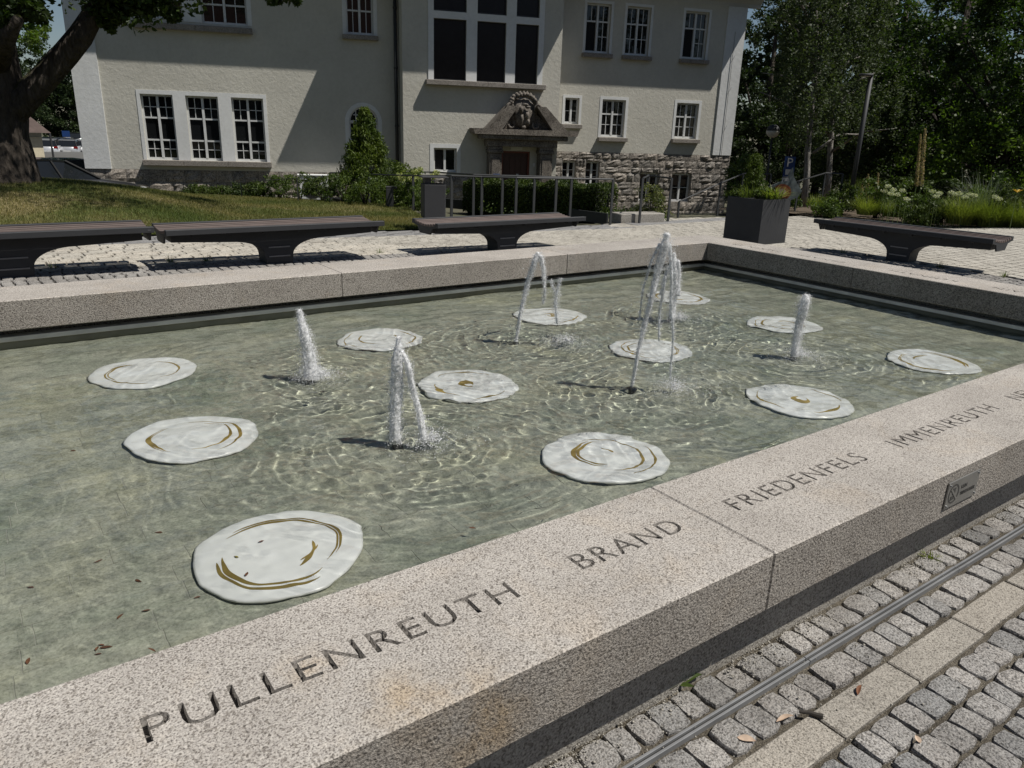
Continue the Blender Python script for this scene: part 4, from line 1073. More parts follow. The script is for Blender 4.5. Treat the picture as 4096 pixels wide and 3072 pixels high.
def wall_holes(s0, s1, z0, z1, holes, y0, depth=0.22):
    """front face at local y0 with rectangular openings and their reveals"""
    ss = sorted(set([s0, s1]+[h[0] for h in holes]+[h[1] for h in holes])); zz = sorted(set([z0, z1]+[h[2] for h in holes]+[h[3] for h in holes]))
    mb = MB()
    for i in range(len(ss)-1):
        for j in range(len(zz)-1):
            cs, cz = (ss[i]+ss[i+1])/2, (zz[j]+zz[j+1])/2
            if any(h[0] < cs < h[1] and h[2] < cz < h[3] for h in holes): continue
            mb.add([(ss[i], y0, zz[j]), (ss[i+1], y0, zz[j]), (ss[i+1], y0, zz[j+1]), (ss[i], y0, zz[j+1])], [(0, 1, 2, 3)])
    for a, b_, c_, d_ in holes:
        y1 = y0+depth
        mb.add([(a, y0, c_), (b_, y0, c_), (b_, y0, d_), (a, y0, d_), (a, y1, c_), (b_, y1, c_), (b_, y1, d_), (a, y1, d_)], [(0, 4, 5, 1), (1, 5, 6, 2), (2, 6, 7, 3), (3, 7, 4, 0), (4, 7, 6, 5)])
    return mb
def window(a, b_, c_, d_, y0, rows, leaf=2, mun=2, sill=True, trim=True, transom=None, open_=None, depth=0.16, trimw=0.10, glass=M_glass, bare=False):
    """rows: list of (fraction from bottom, fraction to, muntin rows inside, muntin cols inside a leaf)"""
    yf = y0+depth
    fr = MB(); t = 0.055
    fr.box(a, a+t, yf-0.05, yf+0.03, c_, d_); fr.box(b_-t, b_, yf-0.05, yf+0.03, c_, d_)
    fr.box(a+t, b_-t, yf-0.05, yf+0.03, c_, c_+t*1.3); fr.box(a+t, b_-t, yf-0.05, yf+0.03, d_-t, d_)
    o = fr.build('window', M_frame, bld)
    w_ = (b_-a-2*t)/leaf; h = d_-c_-2*t
    for li in range(leaf):
        x0 = a+t+li*w_; x1 = x0+w_
        if li > 0: MB().box(x0-0.035, x0+0.035, yf-0.06, yf+0.02, c_+t*1.3, d_-t).build('mullion', M_frame, o)
        for ri, (f0, f1, mr, mc) in enumerate(rows):
            z0 = c_+t+h*f0+0.02; z1 = c_+t+h*f1-0.02; xa, xb = x0+(0.045 if li else 0.0), x1-(0.045 if li < leaf-1 else 0.0)
            if open_ == (li, ri):
                MB().box(xa, xb, yf+0.02, yf+0.03, z0, z1).build('opening', M_dark, o); continue
            MB().box(xa, xb, yf+0.0, yf+0.012, z0, z1).build('pane', glass, o)
            mm = MB()
            for k in range(1, mr): zq = z0+(z1-z0)*k/mr; mm.box(xa, xb, yf-0.02, yf-0.001, zq-0.011, zq+0.011)
            for k in range(1, mc): xq = xa+(xb-xa)*k/mc; mm.box(xq-0.011, xq+0.011, yf-0.024, yf-0.0005, z0, z1)
            if mm.v: mm.build('muntin', M_frame, o)
            if ri > 0: MB().box(xa, xb, yf-0.045, yf+0.02, z0-0.05, z0).build('transom', M_frame, o)
    if trim:
        tw = trimw; y1 = y0-0.012
        tm = MB().box(a-tw, a, y1, y0+0.01, c_-0.02, d_+tw); tm.box(b_, b_+tw, y1, y0+0.01, c_-0.02, d_+tw); tm.box(a, b_, y1, y0+0.01, d_, d_+tw)
        tm.build('surround', M_trim, o)
    if sill:
        MB().box(a-trimw-0.02, b_+trimw+0.02, y0-0.16, y0+0.12, c_-0.16, c_-0.021, 0.01).build('sill', M_sill, o)
    return o
EZ = kz(5.27)           # eave soffit
SL, SR = ks(-5.12), ks(13.2)
# ---- left wing
lw = []
for a, b_ in ((-3.66, -2.90), (-2.60, -1.82), (-1.50, -0.71)): lw.append((ks(a), ks(b_), kz(0.60), kz(2.19)))
uw = [(ks(-3.5), ks(-2.46), kz(3.95), kz(5.2)), (ks(-2.03), ks(-0.95), kz(3.90), kz(5.2))]
um = (ks(1.50), ks(2.20), kz(3.87), kz(5.15))
ar = (ks(1.48), ks(2.26), kz(0.75), kz(2.15))
BL, BR = bs(2.95), bs(7.46)
PTL = kz(0.355)          # top of the left stone base
wall_holes(SL, BL+0.3, PTL, EZ+0.1, lw+uw+[um, ar], 0.0).build('wall', M_pl, bld)
for a in lw: window(*a, 0.0, [(0, 0.30, 2, 2), (0.30, 0.66, 1, 1), (0.66, 1.0, 2, 2)], trim=False, sill=False)
# shared surround and sill of the triple window
ax, bx2, cz, dz2 = lw[0][0], lw[2][1], lw[0][2], lw[0][3]
tm = MB().box(ax-0.10, ax, -0.014, 0.01, cz, dz2+0.12); tm.box(bx2, bx2+0.10, -0.014, 0.01, cz, dz2+0.12); tm.box(ax, bx2, -0.014, 0.01, dz2, dz2+0.12)
tm.box(lw[0][1], lw[1][0], -0.014, 0.01, cz, dz2); tm.box(lw[1][1], lw[2][0], -0.014, 0.01, cz, dz2); tm.build('surround', M_trim, bld)
for i in range(3): MB().box([ax-0.12, lw[0][1]+0.15, lw[1][1]+0.15][i]+0.003, [lw[0][1]+0.15, lw[1][1]+0.15, bx2+0.14][i], -0.20, 0.12, cz-0.17, cz-0.003, 0.01).build('sill', M_sill, bld)
for a in uw: window(*a, 0.0, [(0, 0.34, 1, 2), (0.34, 0.68, 1, 2), (0.68, 1, 1, 2)], trim=False, sill=False)
tm = MB().box(uw[0][0]-0.1, uw[0][0], -0.014, 0.01, uw[0][2]-0.05, EZ); tm.build('surround', M_trim, bld); MB().box(uw[1][1], uw[1][1]+0.13, -0.014, 0.01, uw[0][2]-0.05, EZ).build('surround', M_trim, bld); MB().box(uw[0][1], uw[1][0], -0.014, 0.01, uw[0][2]-0.05, EZ).build('surround', M_trim, bld)
for i in range(2): MB().box((ks(-3.63), ks(-2.2))[i]+0.003, (ks(-2.2), ks(-0.85))[i], -0.18, 0.1, kz(3.70), kz(3.84), 0.01).build('sill', M_sill, bld)
window(*um, 0.0, [(0, 0.45, 1, 2), (0.45, 1, 1, 2)], trimw=0.12)
# arched window: rectangular leaf plus half-round fanlight in a plaster arch
wa = window(ar[0], ar[1], ar[2], kz(1.70), 0.0, [(0, 1, 2, 2)], trim=False)
acx, ra = (ar[0]+ar[1])/2, (ar[1]-ar[0])/2; az = kz(1.70)
arc = [(acx+ra*math.cos(a), az+ra*math.sin(a)) for a in np.linspace(0, PI, 19)]
MB().prism(arc, 'y', 0.16, 0.172).build('pane', M_glass, wa)
mm = MB(); mm.box(acx-0.04, acx+0.04, 0.09, 0.158, az, az+ra-0.02); mm.box(ar[0], ar[1], 0.09, 0.158, az-0.04, az+0.04); mm.box(ar[0]+0.15, ar[1]-0.15, 0.12, 0.157, az+ra*0.45-0.014, az+ra*0.45+0.014)
for k in (-1, 1): mm.box(acx+k*ra*0.5-0.014, acx+k*ra*0.5+0.014, 0.12, 0.1565, az, az+ra*0.85)
mm.build('muntin', M_frame, wa)
def arc_band(r0, r1, y0, y1, n=19):
    mb = MB()
    V = [(acx+r*math.cos(a), y, az+r*math.sin(a)) for a in np.linspace(0, PI, n) for r in (r0, r1) for y in (y0, y1)]
    Fs = []
    for i in range(n-1):
        b0_ = 4*i; c0_ = 4*(i+1)
        Fs += [(b0_, b0_+2, c0_+2, c0_), (b0_+1, c0_+1, c0_+3, b0_+3), (b0_+2, b0_+3, c0_+3, c0_+2), (b0_, c0_, c0_+1, b0_+1)]
    return mb.add(V, Fs)
sb = arc_band(ra, ra+0.13, -0.014, 0.10); sb.box(ar[0]-0.13, ar[0], -0.014, 0.01, ar[2], az); sb.box(ar[1], ar[1]+0.13, -0.014, 0.01, ar[2], az); sb.build('surround', M_trim, wa)
arc_band(ra-0.055, ra-0.001, 0.09, 0.158).build('fan_frame', M_frame, wa)
# plaster spandrels closing the square opening above the arch
for sgn in (-1, 1):
    ptsA = [(acx+sgn*ra*math.cos(a), az+ra*math.sin(a)) for a in np.linspace(0, PI/2, 10)]
    poly = ptsA+[(acx, ar[3]+0.003), (acx+sgn*(ra+0.003), ar[3]+0.003)]
    MB().prism(poly, 'y', 0.001, 0.15).build('spandrel', M_pl, wa)
# corner pilasters
for a, b_ in ((SL-0.005, ks(-4.52)), (ks(12.57), SR+0.005)):
    MB().box(a, b_, -0.05, 0.3, (PTL if a < 0 else kz(1.08)), EZ).build('pilaster', M_plw, bld)
# ---- right wing
STZ = kz(1.07)
sm = (ks(7.64), ks(8.08), kz(1.85), kz(2.56))
rl = [(ks(8.80), ks(9.54), kz(1.52), kz(2.56)), (ks(11.21), ks(11.95), kz(1.54), kz(2.56))]
ru = [(ks(8.15), ks(8.89), kz(3.79), kz(5.07)), (ks(9.38), ks(10.12), kz(3.79), kz(5.07)), (ks(11.22), ks(11.98), kz(3.79), kz(5.07))]
wall_holes(BR-0.3, SR, STZ, EZ+0.1, [sm]+rl+ru, 0.0).build('wall', M_pl, bld)
window(*sm, 0.0, [(0, 1, 2, 1)], trimw=0.09)
for a in rl: window(*a, 0.0, [(0, 0.63, 2, 2), (0.63, 1, 1, 2)], trimw=0.10)
for i, a in enumerate(ru): window(*a, 0.0, [(0, 0.66, 2, 2), (0.66, 1, 1, 2)], trimw=0.09, open_=(0, 0) if i in (0, 2) else None)
# ---- bay
YB = -0.85
bw = []
for a, b_ in ((3.68, 4.62), (4.93, 5.87), (6.10, 6.75)): pass
cols = [(bs(3.75), bs(4.66)), (bs(5.02), bs(5.83)), (bs(6.14), bs(6.76))]
cols = [(bs(3.80), bs(4.70)), (bs(5.00), bs(5.82)), (bs(6.10), bs(6.76))]
rowz = [(bz(2.86), bz(4.40)), (bz(4.58), bz(5.6))]
bhole = [(a, b_, c_, d_) for a, b_ in cols for c_, d_ in rowz]
bwin = (bs(3.80), bs(4.46), bz(0.42), bz(1.08))
dr = (bs(5.78), bs(6.64), bz(-0.75), bz(1.04))
wall_holes(BL, BR, bz(0.30), bz(5.9), bhole+[bwin, (dr[0], dr[1], bz(0.30), dr[3])], YB).build('wall', M_pl, bld)
wall_holes(BL, BR, -1.4, bz(0.30), [(dr[0], dr[1], -0.9, bz(0.30)-0.0001)], YB+0.0).build('wall', M_pl, bld)
for s_ in (BL, BR): # flank walls of the bay
    MB().add([(s_, YB, -1.4), (s_, 0.02, -1.4), (s_, 0.02, bz(5.9)), (s_, YB, bz(5.9))], [(0, 1, 2, 3) if s_ == BR else (3, 2, 1, 0)]).build('wall', M_pl, bld)
M_glass2 = simple('tinted_glass', (0.012, 0.012, 0.013), 0.25, 0, 0.2, 4, spec=0.25)
for a, b_, c_, d_ in bhole:
    o = MB().box(a, b_, YB+0.10, YB+0.12, c_, d_).build('window', M_glass2, bld)
    MB().box(a, b_, YB+0.06, YB+0.099, c_, c_+0.05).build('lower_rail', M_anth, o)
    MB().box(a, a+0.03, YB+0.07, YB+0.099, c_+0.05, d_).build('frame', M_anth, o); MB().box(b_-0.03, b_, YB+0.07, YB+0.099, c_+0.05, d_).build('frame', M_anth, o)
tm = MB(); x0, x1 = cols[0][0]-0.18, cols[2][1]+0.18
zz0, zz1 = rowz[0][0], bz(5.9)
tm.box(x0, cols[0][0], YB-0.03, YB+0.02, zz0, zz1); tm.box(cols[2][1], x1, YB-0.03, YB+0.02, zz0, zz1)
tm.box(cols[0][1], cols[1][0], YB-0.03, YB+0.02, zz0, zz1); tm.box(cols[1][1], cols[2][0], YB-0.03, YB+0.02, zz0, zz1)
for a, b_ in cols: tm.box(a, b_, YB-0.03, YB+0.02, rowz[0][1], rowz[1][0])
tm.build('surround', M_trim, bld)
xm = (x0+x1)/2
for a, b_ in ((x0-0.10, xm), (xm, x1+0.08)): MB().box(a+0.003, b_, YB-0.24, YB+0.05, zz0-0.16, zz0-0.002, 0.012).build('sill', M_sill, bld)
window(*bwin, YB, [(0, 1, 1, 1)], trim=True, sill=False, open_=(0, 0), trimw=0.13)
# stone footing strip visible under the bay
# ---- portal
pt = MB(); 
pc = (dr[0]+dr[1])/2; PY = YB-0.55
zl = bz(1.27)
for a, b_ in ((bs(5.33), bs(5.70)), (bs(6.84), bs(7.22))):
    o = MB().box(a, b_, YB-0.42, YB-0.02, -1.2, zl-0.34, 0.02).build('pilaster', M_sand, bld)
    MB().box(a-0.04, b_+0.04, YB-0.46, YB-0.015, zl-0.34, zl-0.22, 0.02).build('capital', M_sand, o)
    MB().box(a-0.02, b_+0.02, YB-0.44, YB-0.016, zl-0.22, zl-0.12, 0.015).build('capital', M_sand, o)
    MB().box(a+0.07, b_-0.07, YB-0.445, YB-0.42, -0.7, zl-0.5, 0.012).build('panel', M_sand, o)
ent = MB().box(bs(5.25), bs(7.34), YB-0.46, YB-0.01, zl-0.12, zl+0.10, 0.01).build('entablature', M_sand, bld)
MB().box(bs(5.05), bs(7.62), YB-0.60, YB-0.01, zl+0.10, zl+0.26, 0.03).build('cornice', M_sand, ent)
MB().prism([(bs(4.80), zl+0.44), (bs(4.86), zl+0.26), (bs(7.86), zl+0.26), (bs(7.92), zl+0.44)], 'y', YB-0.68, YB-0.012).build('cornice', M_sand, ent)
# broken pediment: two raking slabs
zc0 = zl+0.44
for sgn, xo, xi in ((-1, bs(5.30), bs(5.80)), (1, bs(7.48), bs(6.92))):
    ztop = bz(2.28)-0.02
    poly = [(xo, zc0), (xi, ztop), (xi-sgn*0.14, ztop), (xo-sgn*0.62, zc0)]
    poly = [(xo, zc0), (xi, ztop), (xi-sgn*0.0-sgn*0.02*0, ztop-0.0), (xi-sgn*0.24, ztop), (xo-sgn*0.55, zc0)]
    MB().prism([(xo+sgn*0.10, zc0), (xi-sgn*0.02, ztop), (xi-sgn*0.34, ztop), (xo-sgn*0.42, zc0)], 'y', YB-0.64, YB-0.012).build('raking_cornice', M_sand, ent)
    MB().prism([(xo-sgn*0.30, zc0+0.001), (xi-sgn*0.34, ztop-0.16), (xi-sgn*0.5, zc0+0.001)], 'y', YB-0.30, YB-0.012).build('tympanum', M_sand, ent)
# carved coat of arms: cartouche with scrolls, shield, charges and crest
ca = Vector((bs(6.30), YB-0.42, (zc0+bz(2.47))/2)); hh = (bz(2.50)-zc0)/2
def blob(cx, cz, rx, rz, ry, y0, amp=0.08, sd=0, n=26, m=9):
    V = []; r_ = random.Random(sd)
    ph = [r_.uniform(0, 6.28) for _ in range(4)]
    for j in range(m+1):
        f = j/m*PI/2
        for i in range(n):
            a = 2*PI*i/n; w_ = 1+amp*math.sin(3*a+ph[0])*0.6+amp*math.sin(7*a+ph[1])+amp*0.6*math.sin(11*a+5*f+ph[2])
            V.append((cx+rx*math.cos(a)*math.cos(f)*w_, y0-ry*math.sin(f)*(1+amp*math.sin(9*a+7*f+ph[3])), cz+rz*math.sin(a)*math.cos(f)*w_))
    Fs = [(j*n+i, (j+1)*n+i, (j+1)*n+(i+1) % n, j*n+(i+1) % n) for j in range(m) for i in range(n)]
    return MB().add(V, Fs)
arms = blob(ca.x, ca.z, 0.54, hh*1.0, 0.22, ca.y+0.2, 0.05, 1).build('coat_of_arms', M_sand, bld, True)
blob(ca.x, ca.z-0.06, 0.33, hh*0.74, 0.16, ca.y+0.05, 0.03, 2).build('shield', M_sand, arms, True)
for sgn in (-1, 1):
    th = np.linspace(0, 5.2, 26)
    MB().tube([(ca.x+sgn*(0.50-0.02*t)+sgn*0.10*math.cos(t)*(1-t/8), ca.y-0.02, ca.z+0.18+0.16*math.sin(t)*(1-t/8)) for t in th], [0.055*(1-k/40) for k in range(26)], 8).build('scroll', M_sand, arms, True)
    MB().tube([(ca.x+sgn*(0.44-0.02*t)+sgn*0.10*math.cos(-t)*(1-t/8), ca.y-0.02, ca.z-0.34-0.13*math.sin(t)*(1-t/8)) for t in th], [0.05*(1-k/40) for k in range(26)], 8).build('scroll', M_sand, arms, True)
for k in range(13):
    a = R(-5+k*15.8); blob(ca.x+0.44*math.cos(a), ca.z+hh*0.55+0.34*math.sin(a), 0.085, 0.10, 0.10+0.03*(k % 3), ca.y+0.08, 0.16, 5+k, 12, 4).build('crest_leaf', M_sand, arms, True)
for k, (dx_, dz_, rx_, rz_) in enumerate(((-0.12, 0.14, 0.07, 0.12), (0.10, 0.22, 0.10, 0.05), (-0.10, -0.16, 0.06, 0.16), (0.08, -0.04, 0.07, 0.13), (0.13, -0.26, 0.06, 0.10), (0.0, 0.30, 0.12, 0.05), (-0.02, -0.42, 0.08, 0.06))):
    blob(ca.x+dx_, ca.z+dz_, rx_, rz_, 0.07, ca.y-0.13, 0.15, 20+k, 12, 4).build('relief', M_sand, arms, True)
# door
M_door = simple('door_brown', (0.050, 0.018, 0.010), 0.5, 0, 0.3, 4)
dd = MB().box(dr[0], dr[1], YB+0.13, YB+0.17, -0.9, dr[3]).build('door', M_door, bld)
M_dframe = simple('door_frame_red', (0.14, 0.035, 0.018), 0.5)
fm = MB(); fm.box(dr[0], dr[0]+0.06, YB+0.06, YB+0.129, -0.9, dr[3]); fm.box(dr[1]-0.06, dr[1], YB+0.06, YB+0.129, -0.9, dr[3]); fm.box(dr[0]+0.06, dr[1]-0.06, YB+0.06, YB+0.129, dr[3]-0.06, dr[3]); fm.build('door_frame', M_dframe, dd)
for k in range(4):
    a = dr[0]+0.10+k*(dr[1]-dr[0]-0.2)/4
    MB().box(a+0.02, a+(dr[1]-dr[0]-0.2)/4-0.02, YB+0.115, YB+0.1299, -0.5, dr[3]-0.16).build('door_panel', M_door, dd)
MB().box(pc+0.06, pc+0.14, YB+0.10, YB+0.1145, bz(0.28), bz(0.40)).build('notice', M_white, dd)
MB().box(pc-0.20, pc+0.22, YB-0.05, YB-0.005, dr[3]+0.05, dr[3]+0.15, 0.01).build('door_lamp', M_trim, bld)
MB().box(bs(6.74), bs(6.80), YB-0.02, YB-0.002, bz(0.62), bz(0.72)).build('bell_plate', M_trim, bld)
sgp = MB().box(bs(5.44), bs(5.64), YB-0.475, YB-0.446, bz(0.30), bz(0.42)).build('wall_sign', M_blue, bld)
# ---- stone base
def stones(s0, s1, z0, z1, y0, holes, rowh=(0.20, 0.36), lens=(0.26, 0.62), seed=1):
    r_ = random.Random(seed); z = z1; 
    while z > z0:
        h = r_.uniform(*rowh); zb = max(z0, z-h); s = s0
        while s < s1:
            L_ = r_.uniform(*lens); e = min(s1, s+L_)
            if s1-e < 0.15: e = s1
            pieces = [(s, e, zb, z)]
            for hh_ in holes:
                np_ = []
                for (a, b_, c_, d_) in pieces:
                    if b_ <= hh_[0] or a >= hh_[1] or d_ <= hh_[2] or c_ >= hh_[3]: np_.append((a, b_, c_, d_)); continue
                    if a < hh_[0]: np_.append((a, hh_[0], c_, d_))
                    if b_ > hh_[1]: np_.append((hh_[1], b_, c_, d_))
                    aa, bb = max(a, hh_[0]), min(b_, hh_[1])
                    if d_ > hh_[3]: np_.append((aa, bb, hh_[3], d_))
                    if c_ < hh_[2]: np_.append((aa, bb, c_, hh_[2]))
                pieces = np_
            for (a, b_, c_, d_) in pieces:
                if b_-a < 0.05 or d_-c_ < 0.04: continue
                if not seen(tuple(NV*BD+FV*((a+b_)/2)+Vector((0, 0, (c_+d_)/2))), 60): continue
                # rock-faced stone: bulging front of 4x4 points
                gp = 0.006; V = []; nn = 5
                pr = r_.uniform(0.015, 0.055)
                for j in range(nn):
                    for i in range(nn):
                        u, v_ = i/(nn-1), j/(nn-1)
                        edge = min(u, 1-u, v_, 1-v_)
                        yy_ = y0-(0.012*r_.random() if edge == 0 else pr*r_.uniform(0.35, 1.4))
                        ju = 0 if edge == 0 else r_.uniform(-0.06, 0.06); jv = 0 if edge == 0 else r_.uniform(-0.06, 0.06)
                        V.append((a+gp+(b_-a-2*gp)*(u+ju), yy_, c_+gp+(d_-c_-2*gp)*(v_+jv)))
                Fs = [(j*nn+i, j*nn+i+1, (j+1)*nn+i+1, (j+1)*nn+i) for j in range(nn-1) for i in range(nn-1)]
                b0_ = len(V)
                ring = [i for i in range(nn)]+[j*nn+nn-1 for j in range(1, nn)]+[(nn-1)*nn+i for i in range(nn-2, -1, -1)]+[j*nn for j in range(nn-2, 0, -1)]
                V += [(V[q][0], y0+0.05, V[q][2]) for q in ring]; m_ = len(ring)
                Fs += [(ring[k], b0_+k, b0_+(k+1) % m_, ring[(k+1) % m_]) for k in range(m_)]
                MB().add(V, Fs).build('stone', M_rubble, bld)
            s = e
        z = zb
bh = [(ks(7.66), ks(8.08), kz(0.10), kz(0.80)), (ks(8.40), ks(8.84), kz(0.10), kz(0.80)), (ks(10.20), ks(10.82), kz(-0.35), kz(0.50)), (ks(11.27), ks(11.93), kz(-0.35), kz(0.50))]
wall_holes(BR-0.2, SR, -2.0, STZ-0.004, bh, 0.02, 0.25).build('base_wall', M_mortar, bld)
stones(BR, SR+0.03, -1.75, STZ, 0.0, bh, seed=4)
for i, a in enumerate(bh):
    window(*a, 0.06, [(0, 1, 3 if i < 2 else 2, 1)], trim=False, sill=False, depth=0.12)
wall_holes(SL, BL+0.3, -2.0, PTL-0.004, [], 0.02).build('base_wall', M_mortar, bld)
stones(SL, BL, -1.2, PTL, 0.0, [], rowh=(0.30, 0.48), lens=(0.35, 0.8), seed=9)
stones(BL, bs(5.3), -1.2, bz(0.30), YB-0.02, [], rowh=(0.3, 0.45), seed=12)
# side walls, back and roof so that the house is a closed body
MB().box(SL, SR, 0.26, 11.0, -2.0, EZ+0.05).build('core', M_pl, bld)
M_eave = plaster('eave_white', (0.50, 0.50, 0.49), 0.1); M_tile = simple('roof_tile', (0.12, 0.052, 0.036), 0.8, 0, 0.25, 6, 0.4, 25)
OV = 0.90
# coved cornice under the eaves
def cove(s0, s1, y0, out, z0=EZ, e0=0.5, e1=0.5):
    pr = [(y0+0.05, z0)]+[(y0-out*(1-math.cos(a)), z0+0.02+0.42*math.sin(a)) for a in np.linspace(0, PI/2, 7)]+[(y0-out, z0+0.62), (y0+0.05, z0+0.62)]
    MB().prism(pr, 'x', s0-e0, s1+e1).build('eave', M_eave, bld)
cove(SL, BL-0.2, 0.0, OV, e0=0.55, e1=0.0)
cove(BR+0.2, SR, 0.0, OV, e0=0.0, e1=0.55)
cove(BL, BR, YB, OV, e0=0.82, e1=0.82, z0=EZ+0.05)
zr = EZ+0.60
MB().add([(SL-0.6, -OV-0.1, zr), (SR+0.6, -OV-0.1, zr), (SR+0.6, 12, zr), (SL-0.6, 12, zr), (SL+4, 5.5, zr+6), (SR-4, 5.5, zr+6)], [(0, 1, 5, 4), (1, 2, 5), (2, 3, 4, 5), (3, 0, 4), (0, 3, 2, 1)]).build('roof', M_tile, bld)
MB().add([(BL-0.9, YB-OV-0.1, zr+0.05), (BR+0.9, YB-OV-0.1, zr+0.05), (BR+0.9, 3, zr+0.05), (BL-0.9, 3, zr+0.05), ((BL+BR)/2, 3, zr+4)], [(0, 1, 4), (1, 2, 4), (2, 3, 4), (3, 0, 4), (0, 3, 2, 1)]).build('roof', M_tile, bld)
# downpipe at the bay corner, lightning wire at the right corner
dpz = EZ
MB().tube([(BL-0.12, -0.10, -0.9), (BL-0.12, -0.10, EZ)], 0.055, 10).build('downpipe', M_anth, bld, True)
for z in (-0.1, 1.6, 3.4, 5.2): MB().tube([(BL-0.12, -0.10, z), (BL-0.12, -0.10, z+0.07)], 0.066, 10).build('pipe_clamp', M_anth, bld, True)
MB().tube([(ks(12.86), -0.08, kz(1.08)), (ks(12.86), -0.08, kz(4.6))], 0.010, 6).build('lightning_wire', M_steel, bld)
for z in (1.8, 2.9, 3.8): MB().tube([(ks(12.86), -0.08, kz(z)), (ks(12.95), -0.05, kz(z)+0.2)], 0.008, 5).build('wire_clip', M_steel, bld)
# air-conditioning unit in front of the base
aw = NV*(BD-0.7)+FV*ks(0.45); 
acu = empty('air_conditioner', (aw.x, aw.y, kz(0.33)-0.82), FA, 'white outdoor air conditioner unit with dark fan behind the shrubs', 'air conditioner')
MB().box(-0.46, 0.46, -0.17, 0.17, 0, 0.78, 0.015).build('housing', M_trim, acu)
MB().box(-0.50, 0.50, -0.2, 0.2, 0.785, 0.82, 0.008).build('cover', M_trim, acu)
MB().prism([(0.05-0.1+0.32*math.cos(a), 0.38+0.32*math.sin(a)) for a in np.linspace(0, 2*PI, 26, endpoint=False)], 'y', -0.178, -0.171).build('fan_grille', M_dark, acu)
# ---- neighbour house across the square (seen only as a reflection in the panes)
nh = empty('opposite_house', (-10, -26, 0), FA, 'stone house with brown tiled roof mirrored in the window panes', 'building')
MB().box(-22, 30, -10, 0, -0.5, 6.5).build('wall', M_rubble, nh)
MB().add([(-23, 0.8, 6.4), (31, 0.8, 6.4), (31, -11, 6.4), (-23, -11, 6.4), (-18, -5, 15), (26, -5, 15)], [(0, 4, 5, 1), (1, 5, 2), (2, 5, 4, 3), (3, 4, 0), (0, 1, 2, 3)]).build('roof', M_tile, nh)
for k in range(9):
    o = MB().box(-19+k*5.4, -17.6+k*5.4, 0.0, 0.06, 2.2, 4.2).build('window', M_frame, nh)
    MB().box(-18.9+k*5.4, -17.7+k*5.4, 0.06, 0.07, 2.3, 4.1).build('pane', M_glass, o)
# ================================================================== VEGETATION
def leaf_quads(P, size, up=0.3, asp=0.55, jit=0.35, r=None):
    """one small folded-diamond quad per point"""
    r = r or rng
    n = len(P)
    d = r.normal(size=(n, 3)); d[:, 2] = d[:, 2]*(1-up)-up*0.2; d /= np.linalg.norm(d, axis=1)[:, None]
    q = r.normal(size=(n, 3)); q -= d*(q*d).sum(1)[:, None]; q /= np.linalg.norm(q, axis=1)[:, None]
    s = (size*r.uniform(1-jit, 1+jit, n))[:, None]
    V = np.stack([P-d*s*0.5, P+q*s*asp*0.5, P+d*s*0.5, P-q*s*asp*0.5], 1)
    return V.reshape(-1, 3), np.arange(4*n).reshape(-1, 4)
def clump_points(C, rad, n, shell=0.55, flat=0.8):
    """points spread through many small ellipsoid clumps; C (k,3), rad (k,)"""
    k = len(C); idx = rng.integers(0, k, n)
    d = rng.normal(size=(n, 3)); d /= np.linalg.norm(d, axis=1)[:, None]
    rr_ = rng.random(n)**shell
    return C[idx]+d*(rad[idx]*rr_)[:, None]*np.array([1, 1, flat])
M_bark = None
def bark_mat(name, a, b_, moss=None, sc=9):
    m, nt, b = new_mat(name)
    p = geo_pos(nt)
    st = nt.nodes.new('ShaderNodeMapping'); st.inputs['Scale'].default_value = (1, 1, 0.28); nt.links.new(p, st.inputs[0])
    n1 = noise(nt, st.outputs[0], sc, 8, 0.75, 0.6)
    vo = N(nt, 'ShaderNodeTexVoronoi'); vo.inputs['Scale'].default_value = sc*1.6; nt.links.new(st.outputs[0], vo.inputs['Vector'])
    c = ramp(nt, n1, [(0.32, a), (0.62, b_)])
    if moss:
        nz = nt.nodes.new('ShaderNodeSeparateXYZ'); nt.links.new(nt.nodes.new('ShaderNodeNewGeometry').outputs['Normal'], nz.inputs[0])
        mz = nt.nodes.new('ShaderNodeMath'); mz.operation = 'MULTIPLY'; nt.links.new(nz.outputs[2], mz.inputs[0]); nt.links.new(noise(nt, p, 6, 5, 0.7), mz.inputs[1])
        c = mixc(nt, ramp(nt, mz.outputs[0], [(0.28, (0, 0, 0)), (0.42, (1, 1, 1))]), c, moss)
    nt.links.new(c, b.inputs['Base Color']); b.inputs['Roughness'].default_value = 0.95; b.inputs['Specular IOR Level'].default_value = 0.2
    mh = nt.nodes.new('ShaderNodeMath'); mh.operation = 'ADD'; nt.links.new(n1, mh.inputs[0]); nt.links.new(vo.outputs['Distance'], mh.inputs[1])
    nt.links.new(bump(nt, mh.outputs[0], 1.0, 0.08), b.inputs['Normal']); return m
M_bark = bark_mat('oak_bark', (0.020, 0.016, 0.013), (0.085, 0.072, 0.06), (0.055, 0.065, 0.012))
M_bark2 = bark_mat('dark_bark', (0.02, 0.017, 0.014), (0.07, 0.06, 0.05))
M_birch = bark_mat('birch_bark', (0.05, 0.045, 0.04), (0.34, 0.32, 0.29), None, 7)
L_oak = leaf_mat('oak_leaf', (0.025, 0.045, 0.014), (0.055, 0.085, 0.022), 0.35)
L_maple = leaf_mat('maple_leaf', (0.016, 0.031, 0.010), (0.048, 0.082, 0.018), 0.35, 0.5, 0.7)
L_lime = leaf_mat('light_leaf', (0.05, 0.09, 0.018), (0.10, 0.15, 0.03), 0.45)
L_birch = leaf_mat('birch_leaf', (0.030, 0.046, 0.021), (0.068, 0.09, 0.042), 0.3, 0.6)
L_far = leaf_mat('far_leaf', (0.015, 0.028, 0.011), (0.038, 0.060, 0.020), 0.25, 0.6, 0.35)
